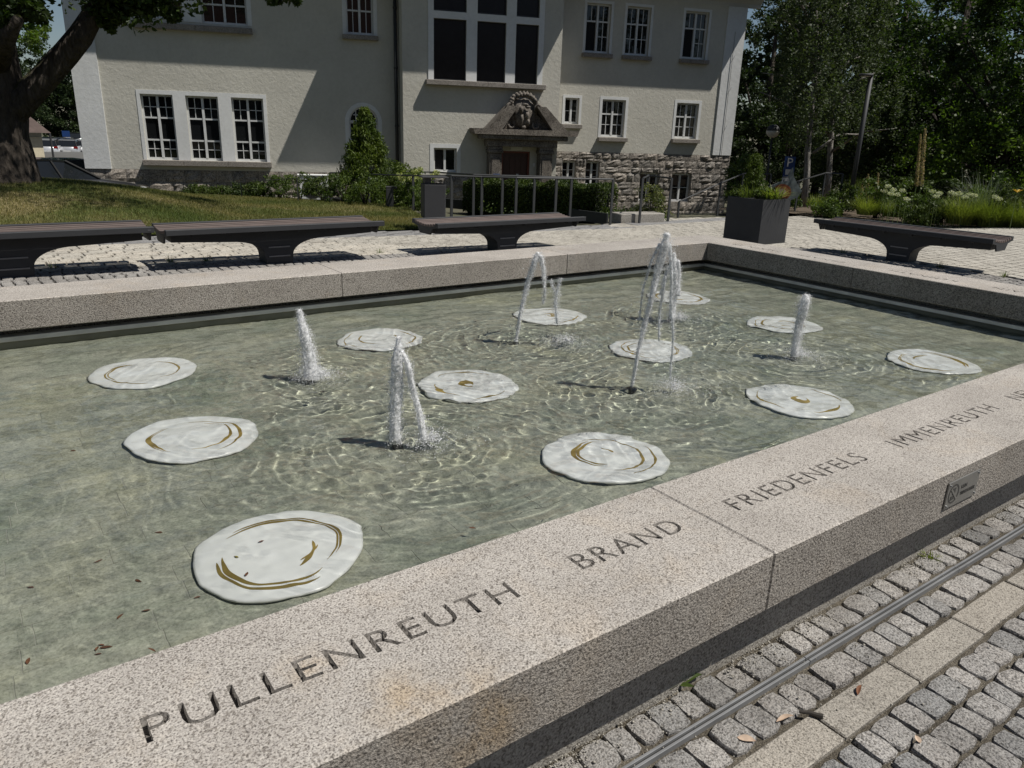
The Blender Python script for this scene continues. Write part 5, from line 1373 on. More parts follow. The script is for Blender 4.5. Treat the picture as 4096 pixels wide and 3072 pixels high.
L_yew = leaf_mat('yew_leaf', (0.022, 0.042, 0.010), (0.075, 0.105, 0.020), 0.2, 0.55, 2.2)
L_con = leaf_mat('conifer_leaf', (0.045, 0.075, 0.012), (0.115, 0.155, 0.022), 0.25, 0.6, 2.0)
L_shrub = leaf_mat('shrub_leaf', (0.040, 0.070, 0.016), (0.10, 0.14, 0.035), 0.3, 0.5, 2.5)
L_grass = leaf_mat('ornamental_grass', (0.12, 0.155, 0.034), (0.22, 0.25, 0.065), 0.35, 0.5, 1.2)
L_grassd = leaf_mat('dark_grass', (0.07, 0.10, 0.03), (0.13, 0.16, 0.05), 0.35, 0.5, 1.2)
L_blue = leaf_mat('blue_grass', (0.13, 0.16, 0.14), (0.22, 0.25, 0.22), 0.3, 0.5, 1.2)
def crown_clumps(c, rx, ry, rz, k, r0, r1, bottom=-1.0):
    """centres of leaf clumps filling an uneven ellipsoid"""
    d = rng.normal(size=(k*3, 3)); d /= np.linalg.norm(d, axis=1)[:, None]
    d = d[d[:, 2] > bottom][:k]
    rr_ = rng.uniform(0.35, 1.0, len(d))**0.6*(1+0.22*np.sin(d[:, 0]*5+d[:, 2]*4+c[0]))
    C = np.array(c)+d*rr_[:, None]*np.array([rx, ry, rz])
    return C, rng.uniform(r0, r1, len(C))
def tree(name, label, base, trunk, limbs, C, rad, n, size, lm, bm_, group=None, extra=None, asp=0.55, up=0.3):
    t = empty(name, base, 0, label, 'tree', group)
    b = Vector(base)
    o = MB().tube([Vector(p)-b for p, r in trunk], [r for p, r in trunk], 14).build('trunk', bm_, t, True)
    for lb in limbs:
        MB().tube([Vector(p)-b for p, r in lb], [r for p, r in lb], 9).build('limb', bm_, t, True)
    P = clump_points(C, rad, n)
    V, F_ = leaf_quads(P-np.array(base), size, up, asp)
    tag(obj('crown', mesh_np('crown', V, F_), lm, t), kind='stuff')
    return t
# ---- old oak at the left
DO = 17.6
def ov(x, y, dist=DO): return at_dist(x*4096/2212, y*4096/2212, dist)
ob = ov(-20, 400); ob.z = g1(ob.x, ob.y)-0.05
trunk = [(Vector((ob.x, ob.y, ob.z-0.3)), 0.98), (Vector((ob.x, ob.y, ob.z+0.05)), 0.86), (ov(-20, 360), 0.79), (ov(-20, 320), 0.70), (ov(-20, 280), 0.60), (ov(-20, 245), 0.60), (ov(-18, 222), 0.58), (ov(-14, 200), 0.52), (ov(-22, 120), 0.44), (ov(-34, 20), 0.40), (ov(-50, -150), 0.45), (ov(-60, -420), 0.22)]
limbs = [[(ov(-8, 285), 0.30), (ov(25, 240, DO-0.2), 0.28), (ov(62, 205, DO-0.3), 0.25), (ov(105, 160, DO-0.4), 0.23), (ov(145, 115, DO-0.5), 0.22), (ov(175, 78, DO-0.6), 0.21), (ov(200, 35, DO-0.6), 0.18), (ov(235, -20, DO-0.6), 0.15), (ov(300, -90, DO-0.6), 0.12)],
         [(ov(200, 35, DO-0.6), 0.2), (ov(235, 15, DO-0.7), 0.12), (ov(290, 12, DO-0.8), 0.07), (ov(350, 22, DO-0.9), 0.03)],
         [(ov(-20, 150), 0.3), (ov(10, 90, DO-1), 0.16), (ov(40, 40, DO-1.5), 0.08)]]
CC = []
rrad = []
for px, py, dd_, r_, cnt in ((215, 20, DO-0.7, 0.24, 4), (250, 8, DO-0.8, 0.26, 5), (290, 15, DO-0.8, 0.22, 5), (330, 20, DO-0.9, 0.16, 4), (360, 28, DO-0.9, 0.14, 3), (215, 45, DO-0.7, 0.10, 3), (235, 55, DO-0.7, 0.08, 2), (385, 38, DO-0.9, 0.07, 2), (300, -40, DO-0.8, 0.6, 8), (400, -70, DO-0.8, 0.6, 6), (200, -60, DO-0.6, 0.5, 6), (640, 2, DO-1.2, 0.05, 2), (620, -20, DO-1.0, 0.22, 4),
                             (30, 25, DO-1.2, 0.20, 4), (55, 15, DO-1.2, 0.2, 4), (62, 16, DO-1.3, 0.10, 3), (20, -35, DO, 0.45, 6), (-70, -60, DO, 0.8, 10)):
    for k in range(cnt):
        q = ov(px, py, dd_); CC.append((q.x+rng.normal(0, r_*0.6), q.y+rng.normal(0, r_*0.6), q.z+rng.normal(0, r_*0.35))); rrad.append(r_)
for k in range(90):  # added out-of-view crown, set towards the sun to shade the trunk
    CC.append((ob.x+1.8+rng.normal(0, 2.6), ob.y-2.4+rng.normal(0, 2.4), ob.z+6.6+abs(rng.normal(0, 2.2)))); rrad.append(0.9)
tree('oak_tree', 'old thick-trunked oak with mossy limb at the left edge', tuple(ob), trunk, limbs, np.array(CC), np.array(rrad), 42000, 0.125, L_oak, M_bark)
# small light-green tree glimpsed behind the trunk
for (px, py, r_, n_, lab) in ((62, 50, 0.42, 700, 'bright green young tree glimpsed behind the oak trunk'),):
    q = ov(px, py, 26.0); bz_ = -1.2
    C, rd = crown_clumps((q.x-0.3, q.y, q.z-0.1), 0.9, 0.8, 0.55, 16, 0.15, 0.3)
    tree('young_tree', lab, (q.x-0.6, q.y, bz_), [((q.x-0.6, q.y, bz_), 0.07), ((q.x-0.5, q.y, q.z), 0.04)], [], C, rd, n_*3, 0.10, L_lime, M_bark2)
# ---- dark trees behind the car park
far_left = [(150, 235, 97, 4.6, 'broad dark tree behind the parked cars and shed'), (60, 195, 99, 5.4, 'dark tree half hidden by the oak trunk'), (205, 235, 98, 4.6, 'dark tree at the corner of the building')]
for i, (px, py, dist, r_, lab) in enumerate(far_left):
    q = ov(px, py, dist); gz0 = g1(q.x, q.y)
    C, rd = crown_clumps((q.x, q.y, q.z+0.2), r_, r_*0.8, r_*1.02, 200, 0.45, 0.95)
    tree('dark_tree', lab, (q.x, q.y, gz0), [((q.x, q.y, gz0), 0.3), ((q.x, q.y, q.z), 0.2)], [], C, rd, 17000, 0.26, L_far, M_bark2, 'dark trees behind the car park')
# ---- trees on the right
def rv(x, y, dist): return at_dist(x*4096/2212, y*4096/2212, dist)
for i, (bx3, tx, dist, lean, lab) in enumerate(((1737, 1757, 23.5, 0.0, 'left birch of the pair, with white trunk'), (1785, 1792, 25.5, 0.3, 'right birch of the pair, darker peeling trunk'))):
    b = rv(bx3, 440, dist); b.z = g1(b.x, b.y)-0.05
    ptsb = [(b, 0.10), (rv(bx3+6, 380, dist), 0.085), (rv(bx3+8, 320, dist), 0.08), (rv(bx3+14, 260, dist), 0.075), (rv(tx+2, 190, dist), 0.07), (rv(tx+8, 110, dist), 0.06), (rv(tx+6, 40, dist), 0.05), (rv(tx-4, -150, dist), 0.05)]
    lim = []
    for k in range(9):
        y_ = 330-k*38; s_ = rv(tx, y_, dist); sg_ = (-1 if k % 2 else 1)
        e_ = s_+EU*sg_*rng.uniform(0.8, 1.6)+EV*rng.normal(0, 0.7)+Vector((0, 0, rng.uniform(0.4, 1.2)))
        m2 = s_.lerp(e_, 0.5)+Vector((0, 0, 0.25)); lim.append([(s_, 0.045), (m2, 0.03), (e_, 0.012)])
    C = []; rd = []
    for k in range(190):   # hanging strands
        x_ = rng.normal(tx+8+i*40, 48); y_ = rng.uniform(-160, 250); q = rv(x_, y_, dist+rng.normal(0, 1.3))
        m_ = int(rng.integers(4, 9))
        for j in range(m_):
            C.append((q.x+rng.normal(0, 0.05), q.y+rng.normal(0, 0.05), q.z-0.16*j)); rd.append(rng.uniform(0.09, 0.2))
    tree('birch_tree', lab, tuple(b), ptsb, lim, np.array(C), np.array(rd), 30000, 0.068, L_birch, M_birch, 'birches right of the building', asp=0.7)
spec = [  # px, py of the crown centre (view px), distance, rx, rz, leaves, leaf size, material, label, trunk px
 (2070, 120, 33, 4.6, 4.2, 15000, 0.15, L_maple, 'broad dark maple spreading over the flower bed'),
 (2230, 170, 31, 3.8, 4.2, 11000, 0.14, L_maple, 'dark maple cut by the right edge of the photo'),
 (1950, 60, 36, 4.2, 3.8, 11000, 0.15, L_maple, 'dark maple behind the lamp head'),
 (1665, 160, 46, 4.2, 6.5, 15000, 0.16, L_far, 'tall dark tree at the right corner of the building'),
 (1700, 320, 44, 3.6, 3.2, 9000, 0.16, L_far, 'low dark tree behind the parking sign'),
 (1850, 320, 34, 2.6, 2.0, 7000, 0.13, L_birch, 'loose grey-green tree behind the lamp post'),
 (1960, 330, 38, 3.6, 2.8, 9000, 0.17, L_far, 'dark bushy tree behind the tall flower spikes'),
 (2140, 345, 30, 3.0, 1.6, 6500, 0.13, L_lime, 'bright green understorey tree above the clipped hedge'),
 (1800, 150, 50, 5.0, 6.0, 9000, 0.20, L_far, 'far dark tree seen between the birches'),
 (2240, 40, 44, 5.0, 6.0, 12000, 0.20, L_far, 'far dark tree behind the maples at the right')]
for px, py, dist, rx, rz, n_, sz, lm, lab in spec:
    q = rv(px, py, dist); gz0 = g1(q.x, q.y)
    C, rd = crown_clumps(tuple(q), rx, rx*0.8, rz, 150, 0.3, 0.62)
    lim = []
    for k in range(5):
        e_ = Vector(C[k*7]); s_ = Vector((q.x, q.y, max(gz0+1.0, q.z-rz*0.6))); lim.append([(s_, 0.09), (s_.lerp(e_, 0.5)+Vector((0, 0, 0.3)), 0.06), (e_, 0.02)])
    tree('leafy_tree', lab, (q.x, q.y, gz0), [((q.x, q.y, gz0), 0.24), ((q.x+0.1, q.y, (q.z+gz0)/2), 0.18), ((q.x, q.y, q.z+rz*0.5), 0.08)], lim, C, rd, int(n_*1.9), sz, lm, M_bark2, 'park trees right of the building')
# dense wood closing the view far behind
C = []; rd = []
for k in range(900):
    an = rng.uniform(R(-12), R(46)); dist = rng.uniform(46, 62); C.append((dist*math.cos(an), dist*math.sin(an), rng.uniform(-2, 6.5)+3*math.sin(an*14)*0.6)); rd.append(rng.uniform(0.7, 1.4))
V, F_ = leaf_quads(clump_points(np.array(C), np.array(rd), 80000), 0.36)
tag(obj('far_wood', mesh_np('far_wood', V, F_), L_far), 'distant dense wood behind the park trees', 'wood', kind='stuff')
C = []; rd = []
for k in range(300):
    an = rng.uniform(R(74), R(100)); dist = rng.uniform(112, 125); C.append((dist*math.cos(an), dist*math.sin(an), rng.uniform(-3, 5))); rd.append(rng.uniform(1.0, 1.8))
V, F_ = leaf_quads(clump_points(np.array(C), np.array(rd), 12000), 0.5)
tag(obj('far_wood', mesh_np('far_wood', V, F_), L_far), 'distant trees behind the car park', 'wood', kind='stuff')

# ---- shrubs
def shrub(name, label, c, rx, ry, h, n, size, lm, group=None, cat='shrub', spiky=0.0, k=40, rc=0.22, stem=True):
    """c: base point"""
    C, rd = crown_clumps((c[0], c[1], c[2]+h*0.52), rx, ry, h*0.5, k, rc*0.6, rc, -0.9)
    t = empty(name, c, 0, label, cat, group)
    if stem:
        mb = MB()
        for j in range(5):
            a = j*1.3; mb2 = MB().tube([(0, 0, -0.05), (rx*0.3*math.cos(a), ry*0.3*math.sin(a), h*0.6)], [0.02, 0.008], 6).build('stem', M_bark2, t, True)
    P = clump_points(C, rd, n); P[:, 2] = np.maximum(P[:, 2], c[2]+0.01)
    V, F_ = leaf_quads(P-np.array(c), size, -spiky, 0.45)
    tag(obj('foliage', mesh_np('foliage', V, F_), lm, t), kind='stuff')
    return t
def src_base(px, py, zg): q = onz(px, py, zg); return (q.x, q.y, zg)
# conifer before the arched window
cb = at_dist(1470, 800, 21.0); cb = (cb.x, cb.y, -0.45)
C = []; rd = []
for k in range(420):
    f = rng.random()**1.15; hgt = 2.35
    ang = rng.uniform(0, 2*PI); r_ = (1-f)**0.85*0.95*rng.uniform(0.35, 1.0)+0.03
    x_ = r_*math.cos(ang); y_ = r_*math.sin(ang)
    C.append((cb[0]+x_*1.0, cb[1]+y_, cb[2]+0.1+hgt*f)); rd.append(0.10+0.15*(1-f))
for k in range(90):      # side growth towards the bay
    f = rng.random(); q = Vector(cb)+FV*(0.7+0.95*rng.random())-NV*rng.uniform(0, 0.6); hm = 1.7*(1-0.62*(q-Vector(cb)).dot(FV)/1.7)
    C.append((q.x, q.y, cb[2]+hm*f)); rd.append(0.16)
ct = empty('conifer', cb, 0, 'bright green conical conifer before the arched window', 'conifer')
MB().tube([(0, 0, -0.1), (0, 0, 2.4)], [0.07, 0.02], 8).build('trunk', M_bark2, ct, True)
V, F_ = leaf_quads(clump_points(np.array(C), np.array(rd), 30000)-np.array(cb), 0.085, -0.5, 0.28)
tag(obj('crown', mesh_np('crown', V, F_), L_con, ct), kind='stuff')
for i, (px, dist, hgt, rr3, lm, lab) in enumerate(((800, 22.5, 0.27, 0.42, L_yew, 'low yew bush under the middle of the triple window'), (880, 22.6, 0.28, 0.36, L_yew, 'low yew bush second from the left under the triple window'), (975, 22.2, 0.34, 0.42, L_yew, 'dark low yew bush under the right pane of the triple window'),
        (1035, 22.0, 0.45, 0.28, L_yew, 'small yew bush left of the tall base stone'), (1120, 21.6, 0.62, 0.42, L_shrub, 'light feathery shrub left of the air conditioner'), (1200, 21.2, 0.70, 0.5, L_shrub, 'leafy shrub in front of the air conditioner'), (1290, 20.8, 0.66, 0.46, L_yew, 'dark bush right of the air conditioner'), (1370, 20.3, 0.75, 0.5, L_shrub, 'grey-green shrub at the foot of the conifer'), (1460, 19.6, 0.72, 0.5, L_shrub, 'spreading shrub in front of the conifer'), (1700, 18.6, 0.68, 0.55, L_shrub, 'broadleaf shrub under the hydrangea blossoms'))):
    q = at_dist(px, 800, dist); z0 = g1(q.x, q.y)-0.02
    # foot hidden behind the lawn edge
    shrub('low_shrub', lab, (q.x, q.y, z0), rr3, rr3, hgt, 1800, 0.06, lm, 'bushes along the building', spiky=0.3, rc=0.14)
# hydrangea blossoms
q = at_dist(1660, 760, 19.4); z0 = g1(q.x, q.y)
hy = shrub('hydrangea', 'pale yellow-green hydrangea blossoms beside the bay', (q.x, q.y, z0), 0.62, 0.5, 0.82, 1500, 0.08, L_shrub, cat='shrub', rc=0.16)
M_hyd = leaf_mat('hydrangea_bloom', (0.34, 0.36, 0.16), (0.48, 0.50, 0.28), 0.3, 0.7, 3)
for k in range(12):
    c = Vector((rng.uniform(-0.55, 0.6), rng.uniform(-0.35, 0.2), 0.66+rng.uniform(0, 0.24)))
    P = clump_points(np.array([c]), np.array([0.10]), 150)
    V, F_ = leaf_quads(P, 0.035, 0, 0.9); obj('blossom', mesh_np('blossom', V, F_), M_hyd, hy)
# clipped hedge before the entrance
def hedge(name, label, A, B, wd, h, n, size, lm, round_=True):
    A = Vector(A); B = Vector(B); d = (B-A); L = d.length; d.normalize(); nr = Vector((-d.y, d.x, 0))
    t = empty(name, A, 0, label, 'hedge')
    u = rng.uniform(0, L, n); f = rng.random(n); 
    # points near the skin of a rounded box
    a = rng.uniform(-1, 1, n); z = rng.random(n)
    side = rng.integers(0, 4, n)
    dep = np.abs(rng.normal(0, 0.06, n))
    yv = np.where(side < 2, -wd/2+dep, np.where(side == 2, wd/2-dep, a*wd/2)); zv = np.where(side == 3, h-dep, z*h)
    wob = 0.05*np.sin(u*5)+0.04*np.sin(u*11+2)
    endr = np.minimum(1, np.minimum(u, L-u)/0.35); yv = yv*(0.55+0.45*endr**0.5); zv = zv*(0.80+0.20*endr**0.5)+wob*(zv/h)
    P = np.stack([u*d.x+nr.x*yv, u*d.y+nr.y*yv, zv+u*d.z], -1)
    V, F_ = leaf_quads(P, size, -0.1, 0.5)
    tag(obj('foliage', mesh_np('foliage', V, F_), lm, t), kind='stuff')
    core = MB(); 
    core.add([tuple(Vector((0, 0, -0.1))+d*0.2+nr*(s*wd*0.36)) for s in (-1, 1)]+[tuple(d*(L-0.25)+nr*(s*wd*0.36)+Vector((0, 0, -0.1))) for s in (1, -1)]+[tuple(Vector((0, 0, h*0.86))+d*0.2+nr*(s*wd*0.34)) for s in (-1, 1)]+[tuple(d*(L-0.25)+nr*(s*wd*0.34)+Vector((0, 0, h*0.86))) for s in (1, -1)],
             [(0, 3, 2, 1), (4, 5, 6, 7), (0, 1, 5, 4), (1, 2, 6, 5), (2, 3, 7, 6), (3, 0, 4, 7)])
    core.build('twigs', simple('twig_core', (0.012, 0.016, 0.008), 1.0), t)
    return t
HA = onz(1895, 850, -0.42); HB = onz(2480, 893, -0.30)
hA = Vector((HA.x, HA.y, -0.42))+NV*0.5; hB = Vector((HB.x, HB.y, -0.30))+NV*0.55
hedge('clipped_hedge', 'clipped dark yew hedge behind the railing before the entrance', hA, hB, 0.95, post_h(hA, 716), 26000, 0.055, L_yew)
# variegated bush by the rubble wall
q = at_dist(2612, 800, 17.6); z0 = g1(q.x, q.y)-0.2
shrub('variegated_bush', 'loose variegated bush before the basement windows', (q.x, q.y, z0), 0.36, 0.36, 1.0, 2600, 0.05, leaf_mat('variegated_leaf', (0.06, 0.09, 0.035), (0.19, 0.19, 0.09), 0.3, 0.5, 6), rc=0.16)
q = at_dist(2965, 745, 23); shrub('green_bush', 'light green bush at the right corner of the building', (q.x, q.y, g1(q.x, q.y)), 0.55, 0.5, 1.5, 2200, 0.09, L_shrub, rc=0.25)
# ground cover along the hedge foot
n_ = 5000; t_ = rng.random(n_); P = np.array(hA)[None]*(1-t_[:, None])+np.array(hB+FV*0.9)[None]*t_[:, None]
P[:, :2] -= np.array(NV)[None, :2]*(0.5+np.abs(rng.normal(0, 0.28, n_)))[:, None]; P[:, 2] = G(P[:, 0], P[:, 1])+np.abs(rng.normal(0, 0.09, n_))
V, F_ = leaf_quads(P, 0.055, 0.0, 0.6); tag(obj('ground_cover', mesh_np('ground_cover', V, F_), L_shrub), 'leafy ground cover at the foot of the clipped hedge', 'ground cover', kind='stuff')

# ---- flower bed on the right
def grass_clump(name, label, c, rad, h, n, lm, wd=0.008, arch=0.6, group=None, cat='grass clump', segs=4, spread=None):
    t = empty(name, c, 0, label, cat, group)
    a = rng.uniform(0, 2*PI, n); b0_ = rng.random(n)**0.5*rad*0.45
    out = rng.uniform(0.15, 1.0, n)*rad*arch; hh_ = h*rng.uniform(0.6, 1.08, n)
    V = np.zeros((n, (segs+1)*2, 3)); ta = a+rng.normal(0, 0.5, n)
    for s in range(segs+1):
        f = s/segs
        x = np.cos(a)*b0_+np.cos(ta)*out*f**1.7; y = np.sin(a)*b0_+np.sin(ta)*out*f**1.7; z = hh_*(1-0.38*(out/rad))*(f-0.30*(out/rad)*f**3)-0.02
        w_ = wd*(1-f**1.5)*0.5+0.0006
        V[:, 2*s] = np.stack([x-np.sin(ta)*w_, y+np.cos(ta)*w_, z], -1); V[:, 2*s+1] = np.stack([x+np.sin(ta)*w_, y-np.cos(ta)*w_, z], -1)
    F_ = []
    k2 = (segs+1)*2; base_ = np.array([[2*s, 2*s+1, 2*s+3, 2*s+2] for s in range(segs)])
    F_ = (base_[None]+k2*np.arange(n)[:, None, None]).reshape(-1, 4)
    tag(obj('blades', mesh_np('blades', V.reshape(-1, 3), F_), lm, t), kind='stuff')
    return t
def vsrc(x, y): return (x*4096/2212, y*4096/2212)
gc = [(1868, 462, 0.55, 0.55, L_grass, 'yellow-green grass clump beside the lamp post foot'), (1925, 466, 0.55, 0.45, L_grass, 'yellow-green grass clump under the white allium heads'), (1965, 470, 0.45, 0.42, L_grassd, 'small dull grass clump right of the alliums'),
      (2075, 482, 0.75, 0.72, L_grass, 'large bright grass clump, left of the big pair'), (2140, 487, 0.8, 0.72, L_grass, 'largest bright grass mound at the plaza edge'), (2205, 492, 0.75, 0.70, L_grass, 'bright grass clump cut by the right edge'), (1762, 452, 0.42, 0.45, L_grass, 'grass tuft between stair railing posts'), (1845, 440, 0.6, 0.85, L_grassd, 'taller dark grass behind the lamp post foot'), (2030, 470, 0.4, 0.5, L_grassd, 'thin dry grass left of the big bright mounds')]
for px, py, r_, h_, lm, lab in gc:
    q = onz(*vsrc(px, py), -0.02)
    grass_clump('grass_clump', lab, (q.x+0.25, q.y+0.1, -0.04), r_*0.9, h_*1.05, 1500 if r_ > 0.6 else 800, lm, arch=0.95, group='ornamental grasses in the bed')
q = at_dist(*vsrc(2125, 440), 20.5); grass_clump('blue_grass', 'fountain of thin blue-grey grass behind the bright mounds', (q.x, q.y, 0.0), 1.0, 1.35, 260, L_blue, 0.010, 0.9)
# alliums: white umbels on stems
M_stem = simple('stem_green', (0.08, 0.12, 0.03), 0.6); M_umb = leaf_mat('allium_white', (0.40, 0.42, 0.36), (0.58, 0.58, 0.52), 0.3, 0.7, 4)
for i, (px, py, dist) in enumerate(((1918, 402, 19.0), (1930, 410, 19.0), (1950, 411, 19.1), (1910, 412, 19.0), (1925, 418, 18.9), (1938, 420, 19.0), (1958, 430, 18.9), (2015, 413, 19.4), (2030, 418, 19.4), (2022, 424, 19.3), (2055, 416, 19.6), (2062, 420, 19.6), (2072, 418, 19.5), (2095, 420, 19.6), (2105, 422, 19.6), (2085, 425, 19.5), (2150, 425, 19.4), (2158, 430, 19.4))):
    q = at_dist(*vsrc(px, py), dist); z0 = g1(q.x, q.y)
    t = empty('allium', (q.x, q.y, z0), 0, ('white round allium head in the left cluster near the lamp post' if i < 7 else 'white round allium head in the small middle cluster' if i < 10 else 'white round allium head left of the bright grass mounds' if i < 16 else 'white round allium head before the blue-grey grass'), 'flower', 'white alliums in the bed')
    MB().tube([(0.03, 0, 0), (0, 0, q.z-z0)], 0.005, 5).build('stem', M_stem, t)
    P = clump_points(np.array([[0, 0, q.z-z0]]), np.array([0.075]), 130, 0.3, 0.6); V, F_ = leaf_quads(P, 0.022, 0, 0.9); obj('umbel', mesh_np('umbel', V, F_), M_umb, t)
# foxtail lilies
M_fox = leaf_mat('foxtail_bloom', (0.28, 0.21, 0.14), (0.44, 0.35, 0.26), 0.3, 0.7, 5)
for i, (px, yt, yb, dist, w_, lab) in enumerate(((1999, 278, 402, 21.5, 0.060, 'tallest pale foxtail lily spike before the dark trees'), (1989, 290, 402, 21.6, 0.045, 'greener foxtail lily spike beside the tallest one'), (1897, 373, 430, 22.5, 0.05, 'short foxtail lily spike left of the alliums'), (1876, 376, 430, 22.6, 0.05, 'short foxtail lily spike, middle of the small three'), (1864, 391, 430, 22.7, 0.045, 'shortest foxtail lily spike beside the lamp post'), (1871, 384, 430, 22.4, 0.04, 'slim foxtail lily spike between its small neighbours'))):
    a = at_dist(*vsrc(px, yt), dist); q = at_dist(*vsrc(px-(10 if i < 2 else 4), yb), dist); z0 = g1(q.x, q.y)
    t = empty('foxtail_lily', (q.x, q.y, z0), 0, lab, 'flower', 'foxtail lilies in the bed')
    tp = Vector((a.x-q.x, a.y-q.y, a.z-z0)); bt = Vector((0, 0, q.z-z0))
    MB().tube([(0, 0, 0), bt, tp], [0.015, 0.012, 0.004], 6).build('stem', M_stem, t)
    f = rng.random(1400 if i < 2 else 500); cpt = np.array(bt)[None]*(1-f[:, None])+np.array(tp)[None]*f[:, None]
    rr3 = w_*(1-0.65*f**3)*np.sqrt(rng.random(len(f))); aa = rng.uniform(0, 6.28, len(f))
    P = cpt+np.stack([rr3*np.cos(aa), rr3*np.sin(aa), 0*f], -1); V, F_ = leaf_quads(P, 0.022, 0, 0.8); obj('flower_spike', mesh_np('flower_spike', V, F_), M_fox, t)
# yellow daylily
q = at_dist(4069, 770, 19.0); t = empty('daylily', (q.x, q.y, g1(q.x, q.y)), 0, 'single yellow daylily flower at the right edge', 'flower')
zf = q.z-g1(q.x, q.y); MB().tube([(0.05, 0, 0), (0, 0, zf)], 0.006, 5).build('stem', M_stem, t)
M_yel = simple('daylily_yellow', (0.62, 0.40, 0.02), 0.6)
for k in range(6):
    a = k*PI/3; MB().add([(0, 0, zf), (0.05*math.cos(a-0.4), 0.05*math.sin(a-0.4), zf+0.05), (0.10*math.cos(a), 0.10*math.sin(a), zf+0.06), (0.05*math.cos(a+0.4), 0.05*math.sin(a+0.4), zf+0.05)], [(0, 1, 2, 3)]).build('petal', M_yel, t)
# perennials filling the bed and hedge behind
for i, (px, py, dist, r_, h_, lm, lab) in enumerate(((1895, 440, 21, 0.7, 0.9, L_shrub, 'leafy perennial behind the lamp post'), (1980, 440, 20.2, 0.7, 0.95, L_shrub, 'broad-leaved perennial between alliums and bright mounds'), (2010, 455, 19.8, 0.6, 0.6, L_yew, 'low dark perennial before the hedge gap'), (2100, 440, 21, 0.8, 0.95, L_shrub, 'leafy perennial behind the bright mounds'), (2190, 440, 20.5, 0.8, 0.95, L_yew, 'dark perennial at the right edge of the bed'), (1820, 445, 21.5, 0.5, 0.8, L_yew, 'dark spiky perennial left of the lamp post'), (1690, 440, 21.5, 0.5, 0.5, L_shrub, 'low perennial behind the planter'), (1790, 450, 20.4, 0.4, 0.45, L_shrub, 'low perennial between the stair railing posts'))):
    q = at_dist(*vsrc(px, py), dist); shrub('perennial', lab, (q.x, q.y, g1(q.x, q.y)-0.02), r_, r_*0.7, h_, 2400, 0.07, lm, 'perennials in the bed', 'perennial', 0.4, rc=0.18)
h0 = at_dist(*vsrc(1900, 430), 23.5); h1 = at_dist(*vsrc(2300, 440), 22.5); z0 = g1(h0.x, h0.y)
hedge('bed_hedge', 'dark clipped hedge behind the flower bed', (h0.x, h0.y, z0), (h1.x, h1.y, z0), 0.9, post_h(Vector((h0.x, h0.y, z0)), vsrc(0, 385)[1]), 22000, 0.07, L_yew)
# bark mulch + bed ground
bedp = [(17.45, 10.55), (19.05, 7.15), (20.45, 4.2), (27, 2), (30, 12), (20, 16), (16.5, 13.5)]
bed = obj('flower_bed', grid_mesh('flower_bed', np.arange(16, 31, 0.3), np.arange(2, 16.5, 0.3), 0.012, lambda a, b_: in_poly(a, b_, bedp)), simple('mulch', (0.10, 0.075, 0.05), 0.95, 0, 0.5, 25, 0.8, 30, bdist=0.04))
tag(bed, 'mulched soil of the flower bed', 'bed', kind='structure')
kp = MB()
for a, b_ in (((17.4, 10.5), (19.0, 7.1)), ((19.0, 7.1), (20.4, 4.2))):
    d = Vector((b_[0]-a[0], b_[1]-a[1], 0)); L = d.length; d.normalize(); m_ = int(L/1.0)
    for k in range(m_):
        p0_ = Vector((a[0], a[1], 0))+d*(k*L/m_); p1_ = Vector((a[0], a[1], 0))+d*((k+1)*L/m_-0.006); nr = Vector((-d.y, d.x, 0))*0.04
        zz_ = g1(p0_.x, p0_.y)+0.03
        V = [p0_-nr, p1_-nr, p1_+nr, p0_+nr]; V = [(v_.x, v_.y, zz_-0.15) for v_ in V]+[(v_.x, v_.y, zz_) for v_ in V]
        MB().add(V, [(0,3,2,1),(4,5,6,7),(0,1,5,4),(1,2,6,5),(2,3,7,6),(3,0,4,7)]).build('kerb_stone', M_band, bed)
# ---- planter plants
jn = empty('juniper', (10.53, 8.0, 0.73), 0, 'upright juniper in the planter box', 'conifer')
C = np.array([(rng.normal(0, 0.10*(1-f)+0.02), rng.normal(0, 0.10*(1-f)+0.02), 0.62*f) for f in rng.random(120)]); V, F_ = leaf_quads(clump_points(C, np.full(120, 0.07), 5000), 0.045, -0.7, 0.25)
tag(obj('crown', mesh_np('crown', V, F_), L_con, jn), kind='stuff'); MB().tube([(0, 0, 0), (0, 0, 0.6)], [0.02, 0.006], 6).build('trunk', M_bark2, jn)
grass_clump('planter_grass', 'yellow-green strappy plant spilling over the planter rim', (10.62, 7.66, 0.72), 0.34, 0.28, 90, L_grass, 0.020, 1.2)
grass_clump('heather', 'brownish wispy plant at the left of the planter', (10.33, 7.95, 0.72), 0.26, 0.30, 80, L_grassd, 0.012, 0.9)
shrub('planter_filler', 'low green filler plant in the planter', (10.55, 7.86, 0.70), 0.26, 0.26, 0.14, 420, 0.05, L_shrub, cat='plant', rc=0.1, stem=False)
